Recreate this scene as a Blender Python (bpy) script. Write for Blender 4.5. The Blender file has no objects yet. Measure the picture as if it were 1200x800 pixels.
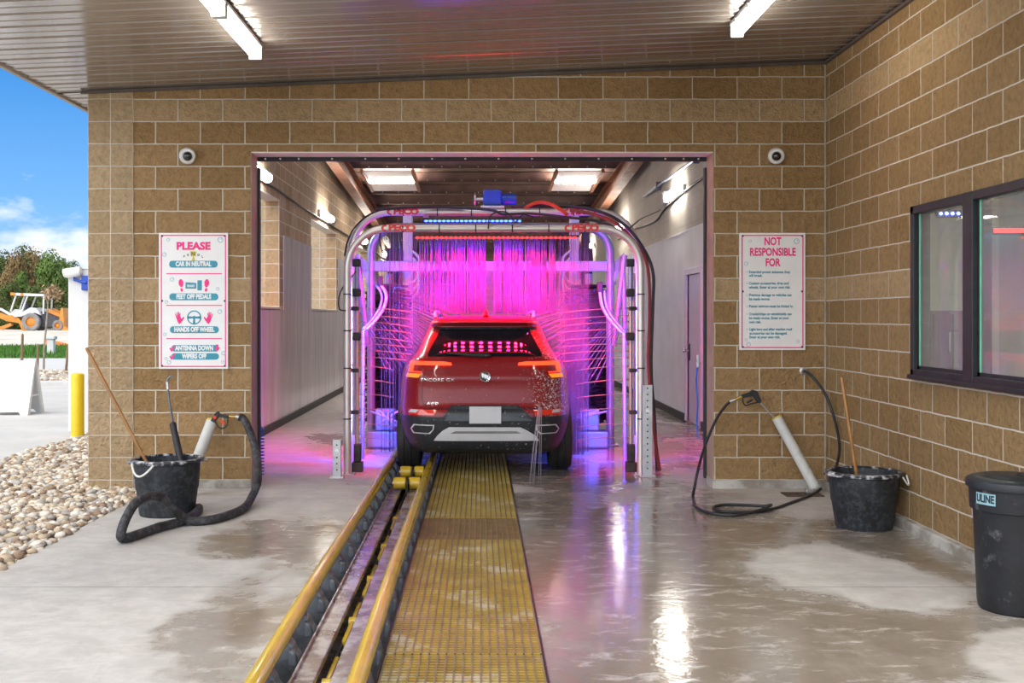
import bpy, bmesh, math, random
import numpy as np
from mathutils import Vector, Matrix
random.seed(7)
SC = bpy.context.scene
COL = SC.collection
PI = math.pi
# camera calibration (1200 x 800 frame)
FPX, CX, CY, H = 1274.0, 563.0, 371.0, 1.558
FY = 9.876            # facade plane

def P(px, py, D):     # point of the place seen at px,py at distance D
    return Vector(((px - CX) * D / FPX, D, H + (CY - py) * D / FPX))
def F(px, py, z=0.0): # point on the horizontal plane z
    D = (H - z) * FPX / (py - CY)
    return Vector(((px - CX) * D / FPX, D, z))

# ---------------------------------------------------------------- materials
MATS = {}
def _new(name):
    m = bpy.data.materials.new(name); m.use_nodes = True
    nt = m.node_tree
    b = nt.nodes['Principled BSDF']
    return m, nt, b
def nd(nt, typ, **kw):
    n = nt.nodes.new(typ)
    for k, v in kw.items():
        if hasattr(n, k): setattr(n, k, v)
        else: n.inputs[k].default_value = v
    return n
def math_n(nt, op, a, b=None, c=None):
    n = nt.nodes.new('ShaderNodeMath'); n.operation = op
    for i, v in enumerate((a, b, c)):
        if v is None: continue
        if isinstance(v, (int, float)): n.inputs[i].default_value = v
        else: nt.links.new(v, n.inputs[i])
    return n.outputs[0]
def mixc(nt, fac, a, b, mode='MIX'):
    n = nt.nodes.new('ShaderNodeMix'); n.data_type = 'RGBA'; n.blend_type = mode
    for s, v in ((0, fac), (6, a), (7, b)):
        if isinstance(v, (int, float)): n.inputs[s].default_value = v
        elif isinstance(v, (tuple, list)): n.inputs[s].default_value = tuple(v)[:3] + (1,)
        else: nt.links.new(v, n.inputs[s])
    return n.outputs[2]
def ramp(nt, fac, stops):
    n = nt.nodes.new('ShaderNodeValToRGB')
    el = n.color_ramp.elements
    while len(el) > 1: el.remove(el[-1])
    el[0].position = stops[0][0]
    for p, c in stops[1:]: el.new(p)
    for e, (p, c) in zip(el, stops):
        e.position = p
        e.color = (c, c, c, 1) if isinstance(c, (int, float)) else tuple(c)[:3] + (1,)
    nt.links.new(fac, n.inputs[0])
    return n.outputs[0]
def noise(nt, scale, detail=4, rough=.55, vec=None, dist=0.0):
    n = nt.nodes.new('ShaderNodeTexNoise')
    n.inputs['Scale'].default_value = scale; n.inputs['Detail'].default_value = detail
    n.inputs['Roughness'].default_value = rough; n.inputs['Distortion'].default_value = dist
    if vec is None:
        vec = nt.nodes.new('ShaderNodeTexCoord').outputs['Object']
    nt.links.new(vec, n.inputs['Vector'])
    return n.outputs['Fac']
def bump(nt, h, strength, dist=.01, normal=None):
    n = nt.nodes.new('ShaderNodeBump'); n.inputs['Strength'].default_value = strength
    n.inputs['Distance'].default_value = dist
    nt.links.new(h, n.inputs['Height'])
    if normal is not None: nt.links.new(normal, n.inputs['Normal'])
    return n.outputs[0]

def mk(name, col, rough=.5, metal=0., var=.15, scale=8., bmp=0., bscale=40., coat=0., dirt=None, dirt_amt=.0, dirt_scale=3., spec=.5, trans=0., ior=1.45):
    if name in MATS: return MATS[name]
    m, nt, b = _new(name)
    n1 = noise(nt, scale)
    lo = [c * (1 - var) for c in col]; hi = [min(1, c * (1 + var)) for c in col]
    c = mixc(nt, ramp(nt, n1, [(.3, 0), (.7, 1)]), lo, hi)
    if dirt is not None:
        n2 = noise(nt, dirt_scale, 6, .65)
        c = mixc(nt, ramp(nt, n2, [(.62 - dirt_amt * .3, 0), (.70 - dirt_amt * .3 + .04, 1)]), c, dirt)
    nt.links.new(c, b.inputs['Base Color'])
    b.inputs['Roughness'].default_value = rough; b.inputs['Metallic'].default_value = metal
    b.inputs['Specular IOR Level'].default_value = spec
    b.inputs['Transmission Weight'].default_value = trans; b.inputs['IOR'].default_value = ior
    if coat: b.inputs['Coat Weight'].default_value = coat; b.inputs['Coat Roughness'].default_value = .05
    if bmp:
        nt.links.new(bump(nt, noise(nt, bscale, 5), bmp, .01), b.inputs['Normal'])
    MATS[name] = m
    return m
def emit(name, col, s, base=(.8, .8, .8)):
    if name in MATS: return MATS[name]
    m, nt, b = _new(name)
    c = mixc(nt, ramp(nt, noise(nt, 3.), [(.2, 0), (.8, 1)]), [x * .96 for x in col], col)
    b.inputs['Base Color'].default_value = (*base, 1)
    nt.links.new(c, b.inputs['Emission Color'])
    b.inputs['Emission Strength'].default_value = s
    MATS[name] = m
    return m

Z0, RH, BW = .078, .2032, .4064
def block_mat(name, axis, u0, width, offset, cols, light=None, rows=(8, 16), bmp=.9, mortar=(.60, .54, .44), msize=.0064, tint=.12, rough=.9, stain=0.):
    m, nt, b = _new(name)
    tc = nt.nodes.new('ShaderNodeTexCoord')
    sx = nt.nodes.new('ShaderNodeSeparateXYZ'); nt.links.new(tc.outputs['Object'], sx.inputs[0])
    u = math_n(nt, 'SUBTRACT', sx.outputs[axis], u0)
    v = math_n(nt, 'SUBTRACT', sx.outputs[2], Z0)
    # joints are hand laid: tiny waviness
    wob = math_n(nt, 'MULTIPLY', math_n(nt, 'SUBTRACT', noise(nt, 9., 3), .5), .012)
    cv = nt.nodes.new('ShaderNodeCombineXYZ')
    nt.links.new(math_n(nt, 'ADD', u, wob), cv.inputs[0]); nt.links.new(math_n(nt, 'ADD', v, wob), cv.inputs[1])
    br = nt.nodes.new('ShaderNodeTexBrick')
    nt.links.new(cv.outputs[0], br.inputs['Vector'])
    br.offset = offset; br.offset_frequency = 2
    br.inputs['Scale'].default_value = 1; br.inputs['Mortar Size'].default_value = msize
    br.inputs['Mortar Smooth'].default_value = .25
    br.inputs['Brick Width'].default_value = width; br.inputs['Row Height'].default_value = RH
    br.inputs['Color1'].default_value = (0, 0, 0, 1); br.inputs['Color2'].default_value = (1, 1, 1, 1)
    br.inputs['Mortar'].default_value = (.5, .5, .5, 1)
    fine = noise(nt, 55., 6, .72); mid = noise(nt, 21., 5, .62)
    base = mixc(nt, br.outputs['Color'], cols[0], cols[1])
    if light is not None:
        row = math_n(nt, 'FLOOR', math_n(nt, 'DIVIDE', v, RH))
        is1 = math_n(nt, 'COMPARE', row, float(rows[0]), .1); is2 = math_n(nt, 'COMPARE', row, float(rows[1]), .1)
        base = mixc(nt, math_n(nt, 'MAXIMUM', is1, is2), base, light)
    mottle_shade = ramp(nt, math_n(nt, 'ADD', math_n(nt, 'MULTIPLY', fine, .3), math_n(nt, 'MULTIPLY', mid, .7)), [(.36, 1 - tint * 2.2), (.50, .92), (.60, 1.0)])  # random mottle plus crevice shade painted in, following the bump noise
    base = mixc(nt, 1.0, base, mottle_shade, 'MULTIPLY')
    if stain:
        st = ramp(nt, noise(nt, 1.3, 5, .6), [(.5, 0), (.72, stain)])
        base = mixc(nt, st, base, (.62, .58, .50))
    c = mixc(nt, br.outputs['Fac'], base, mortar)
    nt.links.new(c, b.inputs['Base Color']); b.inputs['Roughness'].default_value = rough
    b.inputs['Specular IOR Level'].default_value = .25
    inv = math_n(nt, 'SUBTRACT', 1.0, br.outputs['Fac'])
    hgt = math_n(nt, 'MULTIPLY', inv, math_n(nt, 'ADD', .6, math_n(nt, 'ADD', math_n(nt, 'MULTIPLY', mid, 1.1), math_n(nt, 'MULTIPLY', fine, .5))))
    nt.links.new(bump(nt, hgt, bmp, .05), b.inputs['Normal'])
    MATS[name] = m
    return m

# ---------------------------------------------------------------- mesh builder
class MB:
    def __init__(s): s.v = []; s.f = []; s.m = []; s.cur = 0
    def add(s, verts, faces, mi=None):
        o = len(s.v); s.v += [tuple(p) for p in verts]
        s.f += [tuple(i + o for i in f) for f in faces]
        s.m += [s.cur if mi is None else mi] * len(faces)
        return s
    def box(s, x0, x1, y0, y1, z0, z1, bev=0., mi=None, M=None):
        bx = min(bev, (x1 - x0) * .45, (y1 - y0) * .45, (z1 - z0) * .45)
        if bx <= 0:
            vs = [(x, y, z) for x in (x0, x1) for y in (y0, y1) for z in (z0, z1)]
            fs = [(0, 1, 3, 2), (4, 6, 7, 5), (0, 4, 5, 1), (2, 3, 7, 6), (0, 2, 6, 4), (1, 5, 7, 3)]
        else:
            bm = bmesh.new(); bmesh.ops.create_cube(bm, size=1)
            for v in bm.verts:
                v.co = Vector(((x0 + x1) / 2 + v.co.x * (x1 - x0), (y0 + y1) / 2 + v.co.y * (y1 - y0), (z0 + z1) / 2 + v.co.z * (z1 - z0)))
            bmesh.ops.bevel(bm, geom=bm.edges[:], offset=bx, segments=2, affect='EDGES', profile=.5)
            bm.verts.index_update()
            vs = [v.co.copy() for v in bm.verts]; fs = [[v.index for v in f.verts] for f in bm.faces]; bm.free()
        if M is not None: vs = [M @ Vector(v) for v in vs]
        return s.add(vs, fs, mi)
    def prism(s, poly, axis, a, b, mi=None):   # polygon (2D) extruded along axis from a to b
        def pt(p, t):
            return {0: (t, p[0], p[1]), 1: (p[0], t, p[1]), 2: (p[0], p[1], t)}[axis]
        n = len(poly)
        vs = [pt(p, a) for p in poly] + [pt(p, b) for p in poly]
        fs = [tuple(range(n)), tuple(range(2 * n - 1, n - 1, -1))] + [(i, i + n, (i + 1) % n + n, (i + 1) % n) for i in range(n)]
        return s.add(vs, fs, mi)
    def tube(s, pts, r, n=10, closed=False, caps=True, mi=None):
        pts = [Vector(p) for p in pts]; N = len(pts)
        rs = r if isinstance(r, (list, tuple)) else [r] * N
        tang = []
        for i in range(N):
            if closed: t = pts[(i + 1) % N] - pts[i - 1]
            else: t = pts[min(i + 1, N - 1)] - pts[max(i - 1, 0)]
            tang.append(t.normalized() if t.length > 1e-9 else Vector((0, 0, 1)))
        t0 = tang[0]; up = Vector((0, 0, 1)) if abs(t0.z) < .9 else Vector((1, 0, 0))
        nr = t0.cross(up).normalized(); vs = []
        for i in range(N):
            if i: nr = (nr - tang[i] * nr.dot(tang[i])).normalized()
            bn = tang[i].cross(nr)
            for k in range(n):
                a = 2 * PI * k / n
                vs.append(pts[i] + (nr * math.cos(a) + bn * math.sin(a)) * rs[i])
        fs = []
        for i in range(N if closed else N - 1):
            j = (i + 1) % N
            for k in range(n):
                fs.append((i * n + k, i * n + (k + 1) % n, j * n + (k + 1) % n, j * n + k))
        if caps and not closed:
            fs.append(tuple(range(n - 1, -1, -1))); fs.append(tuple((N - 1) * n + k for k in range(n)))
        return s.add(vs, fs, mi)
    def cyl(s, a, b, r, n=16, mi=None, r2=None):
        return s.tube([a, b], [r, r if r2 is None else r2], n, mi=mi)
    def lathe(s, prof, c=(0, 0, 0), n=32, axis=2, mi=None, M=None):  # prof [(r,h)]
        vs = []; c = Vector(c)
        for r, h in prof:
            for k in range(n):
                a = 2 * PI * k / n; x, y = r * math.cos(a), r * math.sin(a)
                p = Vector({2: (x, y, h), 1: (x, h, y), 0: (h, x, y)}[axis])
                if M is not None: p = M @ p
                vs.append(c + p)
        fs = []
        for i in range(len(prof) - 1):
            for k in range(n):
                fs.append((i * n + k, i * n + (k + 1) % n, (i + 1) * n + (k + 1) % n, (i + 1) * n + k))
        return s.add(vs, fs, mi)
    def ball(s, c, r, sub=2, sc=(1, 1, 1), mi=None, M=None):
        bm = bmesh.new(); bmesh.ops.create_icosphere(bm, subdivisions=sub, radius=r)
        bm.verts.index_update()
        vs = []
        for v in bm.verts:
            p = Vector((v.co.x * sc[0], v.co.y * sc[1], v.co.z * sc[2]))
            if M is not None: p = M @ p
            vs.append(Vector(c) + p)
        fs = [[v.index for v in f.verts] for f in bm.faces]; bm.free()
        return s.add(vs, fs, mi)
    def build(s, name, mats, parent=None, smooth=False, origin=None, **props):
        if not isinstance(mats, (list, tuple)): mats = [mats]
        me = bpy.data.meshes.new(name)
        o = Vector((0, 0, 0))
        if parent is not None: o = Vector(parent['_o']) if '_o' in parent else ORG[parent.name]
        elif origin is not None: o = Vector(origin)
        me.from_pydata([(p[0] - o.x, p[1] - o.y, p[2] - o.z) for p in s.v], [], s.f)
        for m in mats: me.materials.append(m)
        if len(mats) > 1: me.polygons.foreach_set('material_index', s.m)
        bm = bmesh.new(); bm.from_mesh(me); bmesh.ops.recalc_face_normals(bm, faces=bm.faces[:]); bm.to_mesh(me); bm.free()
        if smooth:
            me.polygons.foreach_set('use_smooth', [True] * len(me.polygons))
            if smooth != 'all':
                try: me.set_sharp_from_angle(angle=math.radians(smooth if smooth is not True else 40))
                except Exception: pass
        me.update()
        ob = bpy.data.objects.new(name, me); COL.objects.link(ob)
        ORG[ob.name] = o
        if parent is not None: ob.parent = parent
        else: ob.location = o
        for k, v in props.items(): ob[k] = v
        return ob
ORG = {}
def thing(name, label, cat, loc, group=None):
    o = bpy.data.objects.new(name, None); COL.objects.link(o); o.empty_display_size = .1
    o.location = loc; o['label'] = label; o['category'] = cat
    if group: o['group'] = group
    ORG[o.name] = Vector(loc)
    return o
def tag(o, label, cat, group=None, kind=None):
    o['label'] = label; o['category'] = cat
    if group: o['group'] = group
    if kind: o['kind'] = kind
    return o
def struct(o, label=None, cat=None):
    o['kind'] = 'structure'
    if label: o['label'] = label
    if cat: o['category'] = cat
    return o
def copy_tree(o, parent=None):
    c = o.copy(); COL.objects.link(c)
    if parent is not None: c.parent = parent
    for ch in list(o.children): copy_tree(ch, c)
    return c
def spline(pts, k=8, closed=False):
    pts = [Vector(p) for p in pts]; out = []; n = len(pts)
    rng = range(n if closed else n - 1)
    for i in rng:
        p1, p2 = pts[i], pts[(i + 1) % n]
        p0 = pts[i - 1] if (i > 0 or closed) else p1 * 2 - p2
        p3 = pts[(i + 2) % n] if (i + 2 < n or closed) else p2 * 2 - p1
        for j in range(k):
            t = j / k
            out.append(.5 * ((2 * p1) + (p2 - p0) * t + (2 * p0 - 5 * p1 + 4 * p2 - p3) * t * t + (3 * p1 - p0 - 3 * p2 + p3) * t ** 3))
    if not closed: out.append(pts[-1])
    return out
def lerp_tab(tab, x):
    if x <= tab[0][0]: return tab[0][1]
    for (a, b), (c, d) in zip(tab, tab[1:]):
        if x <= c:
            return b + (d - b) * (x - a) / (c - a)
    return tab[-1][1]
def smooth_tab(tab, x):   # monotone cubic-ish
    n = len(tab)
    if x <= tab[0][0]: return tab[0][1]
    if x >= tab[-1][0]: return tab[-1][1]
    for i in range(n - 1):
        x0, y0 = tab[i]; x1, y1 = tab[i + 1]
        if x <= x1:
            def sl(j):
                if j <= 0 or j >= n - 1: 
                    a, b = (0, 1) if j <= 0 else (n - 2, n - 1)
                    return (tab[b][1] - tab[a][1]) / (tab[b][0] - tab[a][0])
                d0 = (tab[j][1] - tab[j - 1][1]) / (tab[j][0] - tab[j - 1][0]); d1 = (tab[j + 1][1] - tab[j][1]) / (tab[j + 1][0] - tab[j][0])
                return 0 if d0 * d1 <= 0 else 2 * d0 * d1 / (d0 + d1)
            h = x1 - x0; t = (x - x0) / h; m0, m1 = sl(i), sl(i + 1)
            return (2*t**3 - 3*t*t + 1) * y0 + (t**3 - 2*t*t + t) * h * m0 + (-2*t**3 + 3*t*t) * y1 + (t**3 - t*t) * h * m1
_txt = {}
def text_geo(body, size, bold=0., sx=1., align='CENTER', extrude=.0008, spacing=1.0):
    cu = bpy.data.curves.new('t', 'FONT'); cu.body = body; cu.size = size; cu.align_x = align; cu.align_y = 'CENTER'
    cu.extrude = extrude; cu.offset = bold; cu.resolution_u = 3; cu.space_character = spacing
    ob = bpy.data.objects.new('t', cu); COL.objects.link(ob)
    bpy.context.view_layer.update()
    dg = bpy.context.evaluated_depsgraph_get()
    me = bpy.data.meshes.new_from_object(ob.evaluated_get(dg))
    vs = [(v.co.x * sx, v.co.y, v.co.z) for v in me.vertices]; fs = [tuple(p.vertices) for p in me.polygons]
    bpy.data.objects.remove(ob); bpy.data.curves.remove(cu); bpy.data.meshes.remove(me)
    return vs, fs
def put_text(mb, body, size, c, bold=0., sx=1., mi=None, align='CENTER', u=(1, 0, 0), v=(0, 0, 1), nrm=(0, -1, 0), extrude=.0008, spacing=1.0):
    vs, fs = text_geo(body, size, bold, sx, align, extrude, spacing)
    c = Vector(c); u = Vector(u); v = Vector(v); w = Vector(nrm)
    mb.add([c + u * p[0] + v * p[1] + w * p[2] for p in vs], fs, mi)
def ringpoly(c, r, n=24, sx=1., sz=1.):
    return [(c[0] + r * sx * math.cos(2 * PI * k / n), c[1] + r * sz * math.sin(2 * PI * k / n)) for k in range(n)]
def annulus(mb, c, r0, r1, y0, y1, n=24, mi=None):   # ring in the XZ plane
    mb.lathe([(r0, y0), (r1, y0), (r1, y1), (r0, y1), (r0, y0)], (c[0], 0, c[1]), n, axis=1, mi=mi)
# ================================================================ world, camera
def build_world():
    w = bpy.data.worlds.new('World'); SC.world = w; w.use_nodes = True
    nt = w.node_tree; bg = nt.nodes['Background']
    tc = nt.nodes.new('ShaderNodeTexCoord'); vec = tc.outputs['Generated']
    sx = nt.nodes.new('ShaderNodeSeparateXYZ'); nt.links.new(vec, sx.inputs[0])
    z = sx.outputs[2]
    blue = ramp(nt, z, [(0., (.42, .62, .86)), (.10, (.17, .42, .82)), (.22, (.045, .25, .66)), (.6, (.05, .22, .58))])
    mp = nt.nodes.new('ShaderNodeMapping'); mp.inputs['Scale'].default_value = (1, 1, 2.2); mp.inputs['Location'].default_value = (.35, 0.1, -.05)
    nt.links.new(vec, mp.inputs[0])
    n = noise(nt, 5.5, 8, .58, mp.outputs[0])
    # cover: thick near the horizon, a clear gap at about 12 degrees, broken cloud overhead
    cov = ramp(nt, z, [(0., .62), (.10, .56), (.165, .50), (.21, .36), (.30, .40), (.45, .66), (1, .72)])
    cl = math_n(nt, 'MULTIPLY', math_n(nt, 'SUBTRACT', math_n(nt, 'ADD', n, cov), 1.03), 7.)
    cl = math_n(nt, 'MINIMUM', math_n(nt, 'MAXIMUM', cl, 0.), 1.)
    shade = ramp(nt, noise(nt, 11., 5, .6, mp.outputs[0]), [(.35, (.62, .68, .80)), (.6, (.93, .95, .98))])
    c = mixc(nt, cl, blue, shade)
    below = ramp(nt, z, [(-.02, 1), (0., 0)])
    # fill glow added to the unseen sky behind and left of the viewer
    dt = nt.nodes.new('ShaderNodeVectorMath'); dt.operation = 'DOT_PRODUCT'
    nt.links.new(vec, dt.inputs[0]); dt.inputs[1].default_value = Vector((-.50, -.76, .42)).normalized()
    gl = math_n(nt, 'MULTIPLY', math_n(nt, 'POWER', math_n(nt, 'MAXIMUM', dt.outputs['Value'], 0.), 3.), GLOW)
    glc = mixc(nt, 1.0, (1., .97, .92), gl, 'MULTIPLY')
    c = mixc(nt, 1.0, c, glc, 'ADD')
    c = mixc(nt, math_n(nt, 'LESS_THAN', z, -.005), c, (.40, .38, .35))
    nt.links.new(c, bg.inputs['Color']); bg.inputs['Strength'].default_value = WORLD_S
WORLD_S = 1.15
GLOW = 2.7
build_world()
sun = bpy.data.lights.new('sun', 'SUN'); sun.energy = .9; sun.angle = math.radians(16); sun.color = (1, .96, .9)
so = bpy.data.objects.new('sun', sun); COL.objects.link(so)
so.rotation_euler = Vector((-.25, -.22, .94)).to_track_quat('Z', 'Y').to_euler()

cam = bpy.data.cameras.new('camera'); co = bpy.data.objects.new('camera', cam); COL.objects.link(co)
co.location = (0, 0, H); co.rotation_euler = (PI / 2, 0, 0)
cam.sensor_width = 36; cam.lens = FPX / 1200 * 36; cam.shift_x = (600 - CX) / 1200; cam.shift_y = -(400 - CY) / 1200
cam.clip_end = 1000
SC.camera = co
SC.view_settings.view_transform = 'Standard'; SC.view_settings.look = 'None'
SC.view_settings.gamma = 1; SC.view_settings.use_curve_mapping = False; SC.view_settings.exposure = 0.16

# ================================================================ setting materials
DARK = [(.375, .230, .100), (.470, .298, .142)]
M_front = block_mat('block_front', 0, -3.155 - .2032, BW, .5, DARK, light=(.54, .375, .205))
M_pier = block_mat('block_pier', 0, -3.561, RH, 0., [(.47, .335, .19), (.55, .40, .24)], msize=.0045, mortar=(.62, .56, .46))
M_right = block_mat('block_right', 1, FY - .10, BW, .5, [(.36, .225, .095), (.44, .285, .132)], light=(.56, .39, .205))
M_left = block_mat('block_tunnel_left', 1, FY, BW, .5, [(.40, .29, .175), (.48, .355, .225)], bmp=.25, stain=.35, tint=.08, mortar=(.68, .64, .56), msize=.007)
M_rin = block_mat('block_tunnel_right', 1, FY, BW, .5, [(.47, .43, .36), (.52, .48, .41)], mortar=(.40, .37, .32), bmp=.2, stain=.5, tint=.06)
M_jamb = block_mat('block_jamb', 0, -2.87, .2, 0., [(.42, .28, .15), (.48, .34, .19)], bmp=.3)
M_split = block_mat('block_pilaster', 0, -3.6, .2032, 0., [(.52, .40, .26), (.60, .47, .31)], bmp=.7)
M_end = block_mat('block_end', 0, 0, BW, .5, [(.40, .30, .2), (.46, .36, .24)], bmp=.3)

def concrete_mat():
    m, nt, b = _new('wet_concrete')
    tc = nt.nodes.new('ShaderNodeTexCoord'); sx = nt.nodes.new('ShaderNodeSeparateXYZ'); nt.links.new(tc.outputs['Object'], sx.inputs[0])
    X, Y = sx.outputs[0], sx.outputs[1]
    dry = mixc(nt, noise(nt, 1.6, 6, .6), (.36, .335, .30), (.50, .475, .44))
    dry = mixc(nt, ramp(nt, noise(nt, 5., 8, .72), [(.42, 0), (.62, .55)]), dry, (.60, .57, .53))
    wetc = mixc(nt, noise(nt, 3., 7, .65), (.15, .12, .092), (.30, .26, .21))
    # how wet: by where the water runs
    fx = math_n(nt, 'DIVIDE', math_n(nt, 'ADD', X, 4.), 8.)
    wx = ramp(nt, fx, [(.10, .10), (.20, .16), (.26, .40), (.36, .50), (.53, .62), (.60, .78), (.70, .74), (.76, .62), (.82, .46), (.90, .40)])
    fy = math_n(nt, 'DIVIDE', Y, 20.)
    wy = ramp(nt, fy, [(.0, .50), (.24, .50), (.30, .53), (.36, .60), (.41, .60), (.445, .42), (.50, .40), (.55, .48), (.64, .62), (.75, .70), (1, .7)])
    mp = nt.nodes.new('ShaderNodeMapping'); mp.inputs['Scale'].default_value = (1, .75, 1); mp.inputs['Location'].default_value = (3.1, 1.7, 0)
    nt.links.new(tc.outputs['Object'], mp.inputs[0])
    n1 = noise(nt, .95, 9, .62, mp.outputs[0], .4)
    s = math_n(nt, 'ADD', n1, math_n(nt, 'ADD', wx, wy))
    # a dry island where the slab stands a little proud on the window side, and another at the left edge
    def island(cx_, cy_, rx_, ry_, amp):
        a_ = math_n(nt, 'DIVIDE', math_n(nt, 'SUBTRACT', X, cx_), rx_); b2 = math_n(nt, 'DIVIDE', math_n(nt, 'SUBTRACT', Y, cy_), ry_)
        d2 = math_n(nt, 'ADD', math_n(nt, 'MULTIPLY', a_, a_), math_n(nt, 'MULTIPLY', b2, b2))
        return math_n(nt, 'MULTIPLY', math_n(nt, 'MAXIMUM', math_n(nt, 'SUBTRACT', 1.3, d2), 0.), amp)
    s = math_n(nt, 'SUBTRACT', s, math_n(nt, 'ADD', island(2.15, 6.65, .62, .95, .30), math_n(nt, 'ADD', island(2.75, 4.9, .5, .5, .30), island(-2.35, 6.3, .8, .9, .2))))
    s = math_n(nt, 'ADD', s, math_n(nt, 'ADD', island(-1.45, 7.9, .45, 1.2, .16), math_n(nt, 'ADD', island(-1.3, 5.6, .35, .9, .14), island(2.75, 7.4, .35, 1.1, .16))))
    s = math_n(nt, 'ADD', s, math_n(nt, 'MULTIPLY', math_n(nt, 'SUBTRACT', noise(nt, 5., 8, .7, None, .3), .5), .30))
    wet = ramp(nt, math_n(nt, 'SUBTRACT', s, 1.0), [(.46, 0), (.515, .35), (.555, .72), (.70, 1)])
    col = mixc(nt, wet, dry, wetc)
    # pale soap scum drying in streaks
    mp2 = nt.nodes.new('ShaderNodeMapping'); mp2.inputs['Scale'].default_value = (1.3, 2.6, 1); nt.links.new(tc.outputs['Object'], mp2.inputs[0])
    scum = ramp(nt, noise(nt, 2.6, 10, .74, mp2.outputs[0], .5), [(.53, 0), (.64, .6)])
    col = mixc(nt, scum, col, (.56, .53, .49))
    # small dark droplets
    vo = nt.nodes.new('ShaderNodeTexVoronoi'); vo.inputs['Scale'].default_value = 26.; nt.links.new(tc.outputs['Object'], vo.inputs['Vector'])
    joint = math_n(nt, 'COMPARE', math_n(nt, 'MODULO', math_n(nt, 'ADD', Y, .33), 3.05), .5, .006)
    col = mixc(nt, math_n(nt, 'MULTIPLY', joint, .7), col, (.16, .14, .12))
    nt.links.new(col, b.inputs['Base Color'])
    film = ramp(nt, noise(nt, 1.1, 6, .6, mp2.outputs[0], .6), [(.35, .04), (.7, .17)])
    r = mixc(nt, wet, (.72, .72, .72), film)
    r = mixc(nt, math_n(nt, 'MULTIPLY', scum, .5), r, (.45, .45, .45))
    nt.links.new(r, b.inputs['Roughness']); b.inputs['Specular IOR Level'].default_value = .5
    h = math_n(nt, 'ADD', math_n(nt, 'MULTIPLY', noise(nt, 5.5, 3, .5, None, 1.5), .9), math_n(nt, 'MULTIPLY', noise(nt, 45., 4, .6), .30))
    nt.links.new(bump(nt, h, .10, .02), b.inputs['Normal'])
    return m
M_floor = concrete_mat()
M_lane = mk('lane_concrete', (.50, .485, .46), .8, var=.10, scale=1.5, bmp=.1, dirt=(.46, .44, .41), dirt_amt=.3)
M_plinth = mk('plinth_concrete', (.42, .40, .36), .8, var=.2, scale=4, bmp=.2, dirt=(.24, .21, .17), dirt_amt=.5)
M_dirt = mk('bare_earth', (.52, .44, .35), .95, var=.25, scale=.5, bmp=.4, dirt=(.62, .56, .48), dirt_amt=.8, dirt_scale=.35)
M_kerb = mk('kerb_concrete', (.52, .51, .49), .8, var=.08)
def soffit_mat():
    m, nt, b = _new('painted_metal_soffit')
    c = mixc(nt, noise(nt, .7, 5), (.31, .275, .245), (.37, .33, .30))
    nt.links.new(c, b.inputs['Base Color']); b.inputs['Metallic'].default_value = .5
    mp = nt.nodes.new('ShaderNodeMapping'); mp.inputs['Scale'].default_value = (.3, 6, 1)
    nt.links.new(nt.nodes.new('ShaderNodeTexCoord').outputs['Object'], mp.inputs[0])
    b.inputs['Roughness'].default_value = .17; b.inputs['Specular IOR Level'].default_value = .6
    nt.links.new(bump(nt, noise(nt, 3., 3, .5, mp.outputs[0]), .05, .01), b.inputs['Normal'])
    return m
M_soffit = soffit_mat()
M_fascia = mk('fascia_metal', (.36, .30, .25), .5, var=.1)
M_steelbrown = mk('red_iron', (.27, .115, .065), .6, var=.3, scale=5, dirt=(.35, .22, .16), dirt_amt=.3)
M_deck = mk('roof_deck', (.22, .15, .12), .7, var=.25)
M_purlin = mk('purlin_paint', (.20, .125, .10), .5, var=.25, scale=3)
M_white = mk('white_paint', (.66, .66, .65), .45, var=.04)
M_frp = None
def frp_mat():
    m, nt, b = _new('wall_panel')
    tc = nt.nodes.new('ShaderNodeTexCoord'); mp = nt.nodes.new('ShaderNodeMapping'); mp.inputs['Scale'].default_value = (1, 3.5, .35)
    nt.links.new(tc.outputs['Object'], mp.inputs[0])
    n = noise(nt, 1.6, 7, .65, mp.outputs[0])
    c = mixc(nt, ramp(nt, n, [(.3, 0), (.7, 1)]), (.58, .59, .61), (.86, .87, .89))
    nt.links.new(c, b.inputs['Base Color']); b.inputs['Metallic'].default_value = .0; b.inputs['Specular IOR Level'].default_value = .8
    nt.links.new(ramp(nt, n, [(.3, .10), (.7, .22)]), b.inputs['Roughness'])
    nt.links.new(bump(nt, noise(nt, .8, 3, .5), .25, .05), b.inputs['Normal'])
    return m
M_frp = frp_mat()
M_frpw = mk('wall_panel_white', (.76, .77, .80), .28, var=.08, scale=2, bmp=.1, bscale=2)
M_black = mk('black_rubber', (.022, .022, .024), .5, var=.3, scale=20)
M_blackal = mk('black_aluminium', (.020, .021, .024), .5, metal=0., var=.3, scale=12, bmp=.05)
M_door = mk('lavender_door', (.56, .55, .70), .35, var=.05)
M_doorf = mk('door_frame', (.62, .61, .74), .35, var=.05)
M_chrome = mk('chrome', (.75, .75, .76), .15, 1., var=.05)
M_steel = mk('galvanised_steel', (.52, .52, .52), .38, .85, var=.15, scale=14)
M_pinksteel = mk('lintel_steel', (.92, .88, .80), .5, var=.1)
M_rustjamb = mk('jamb_primer', (.40, .29, .21), .6, var=.15, scale=6)

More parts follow.
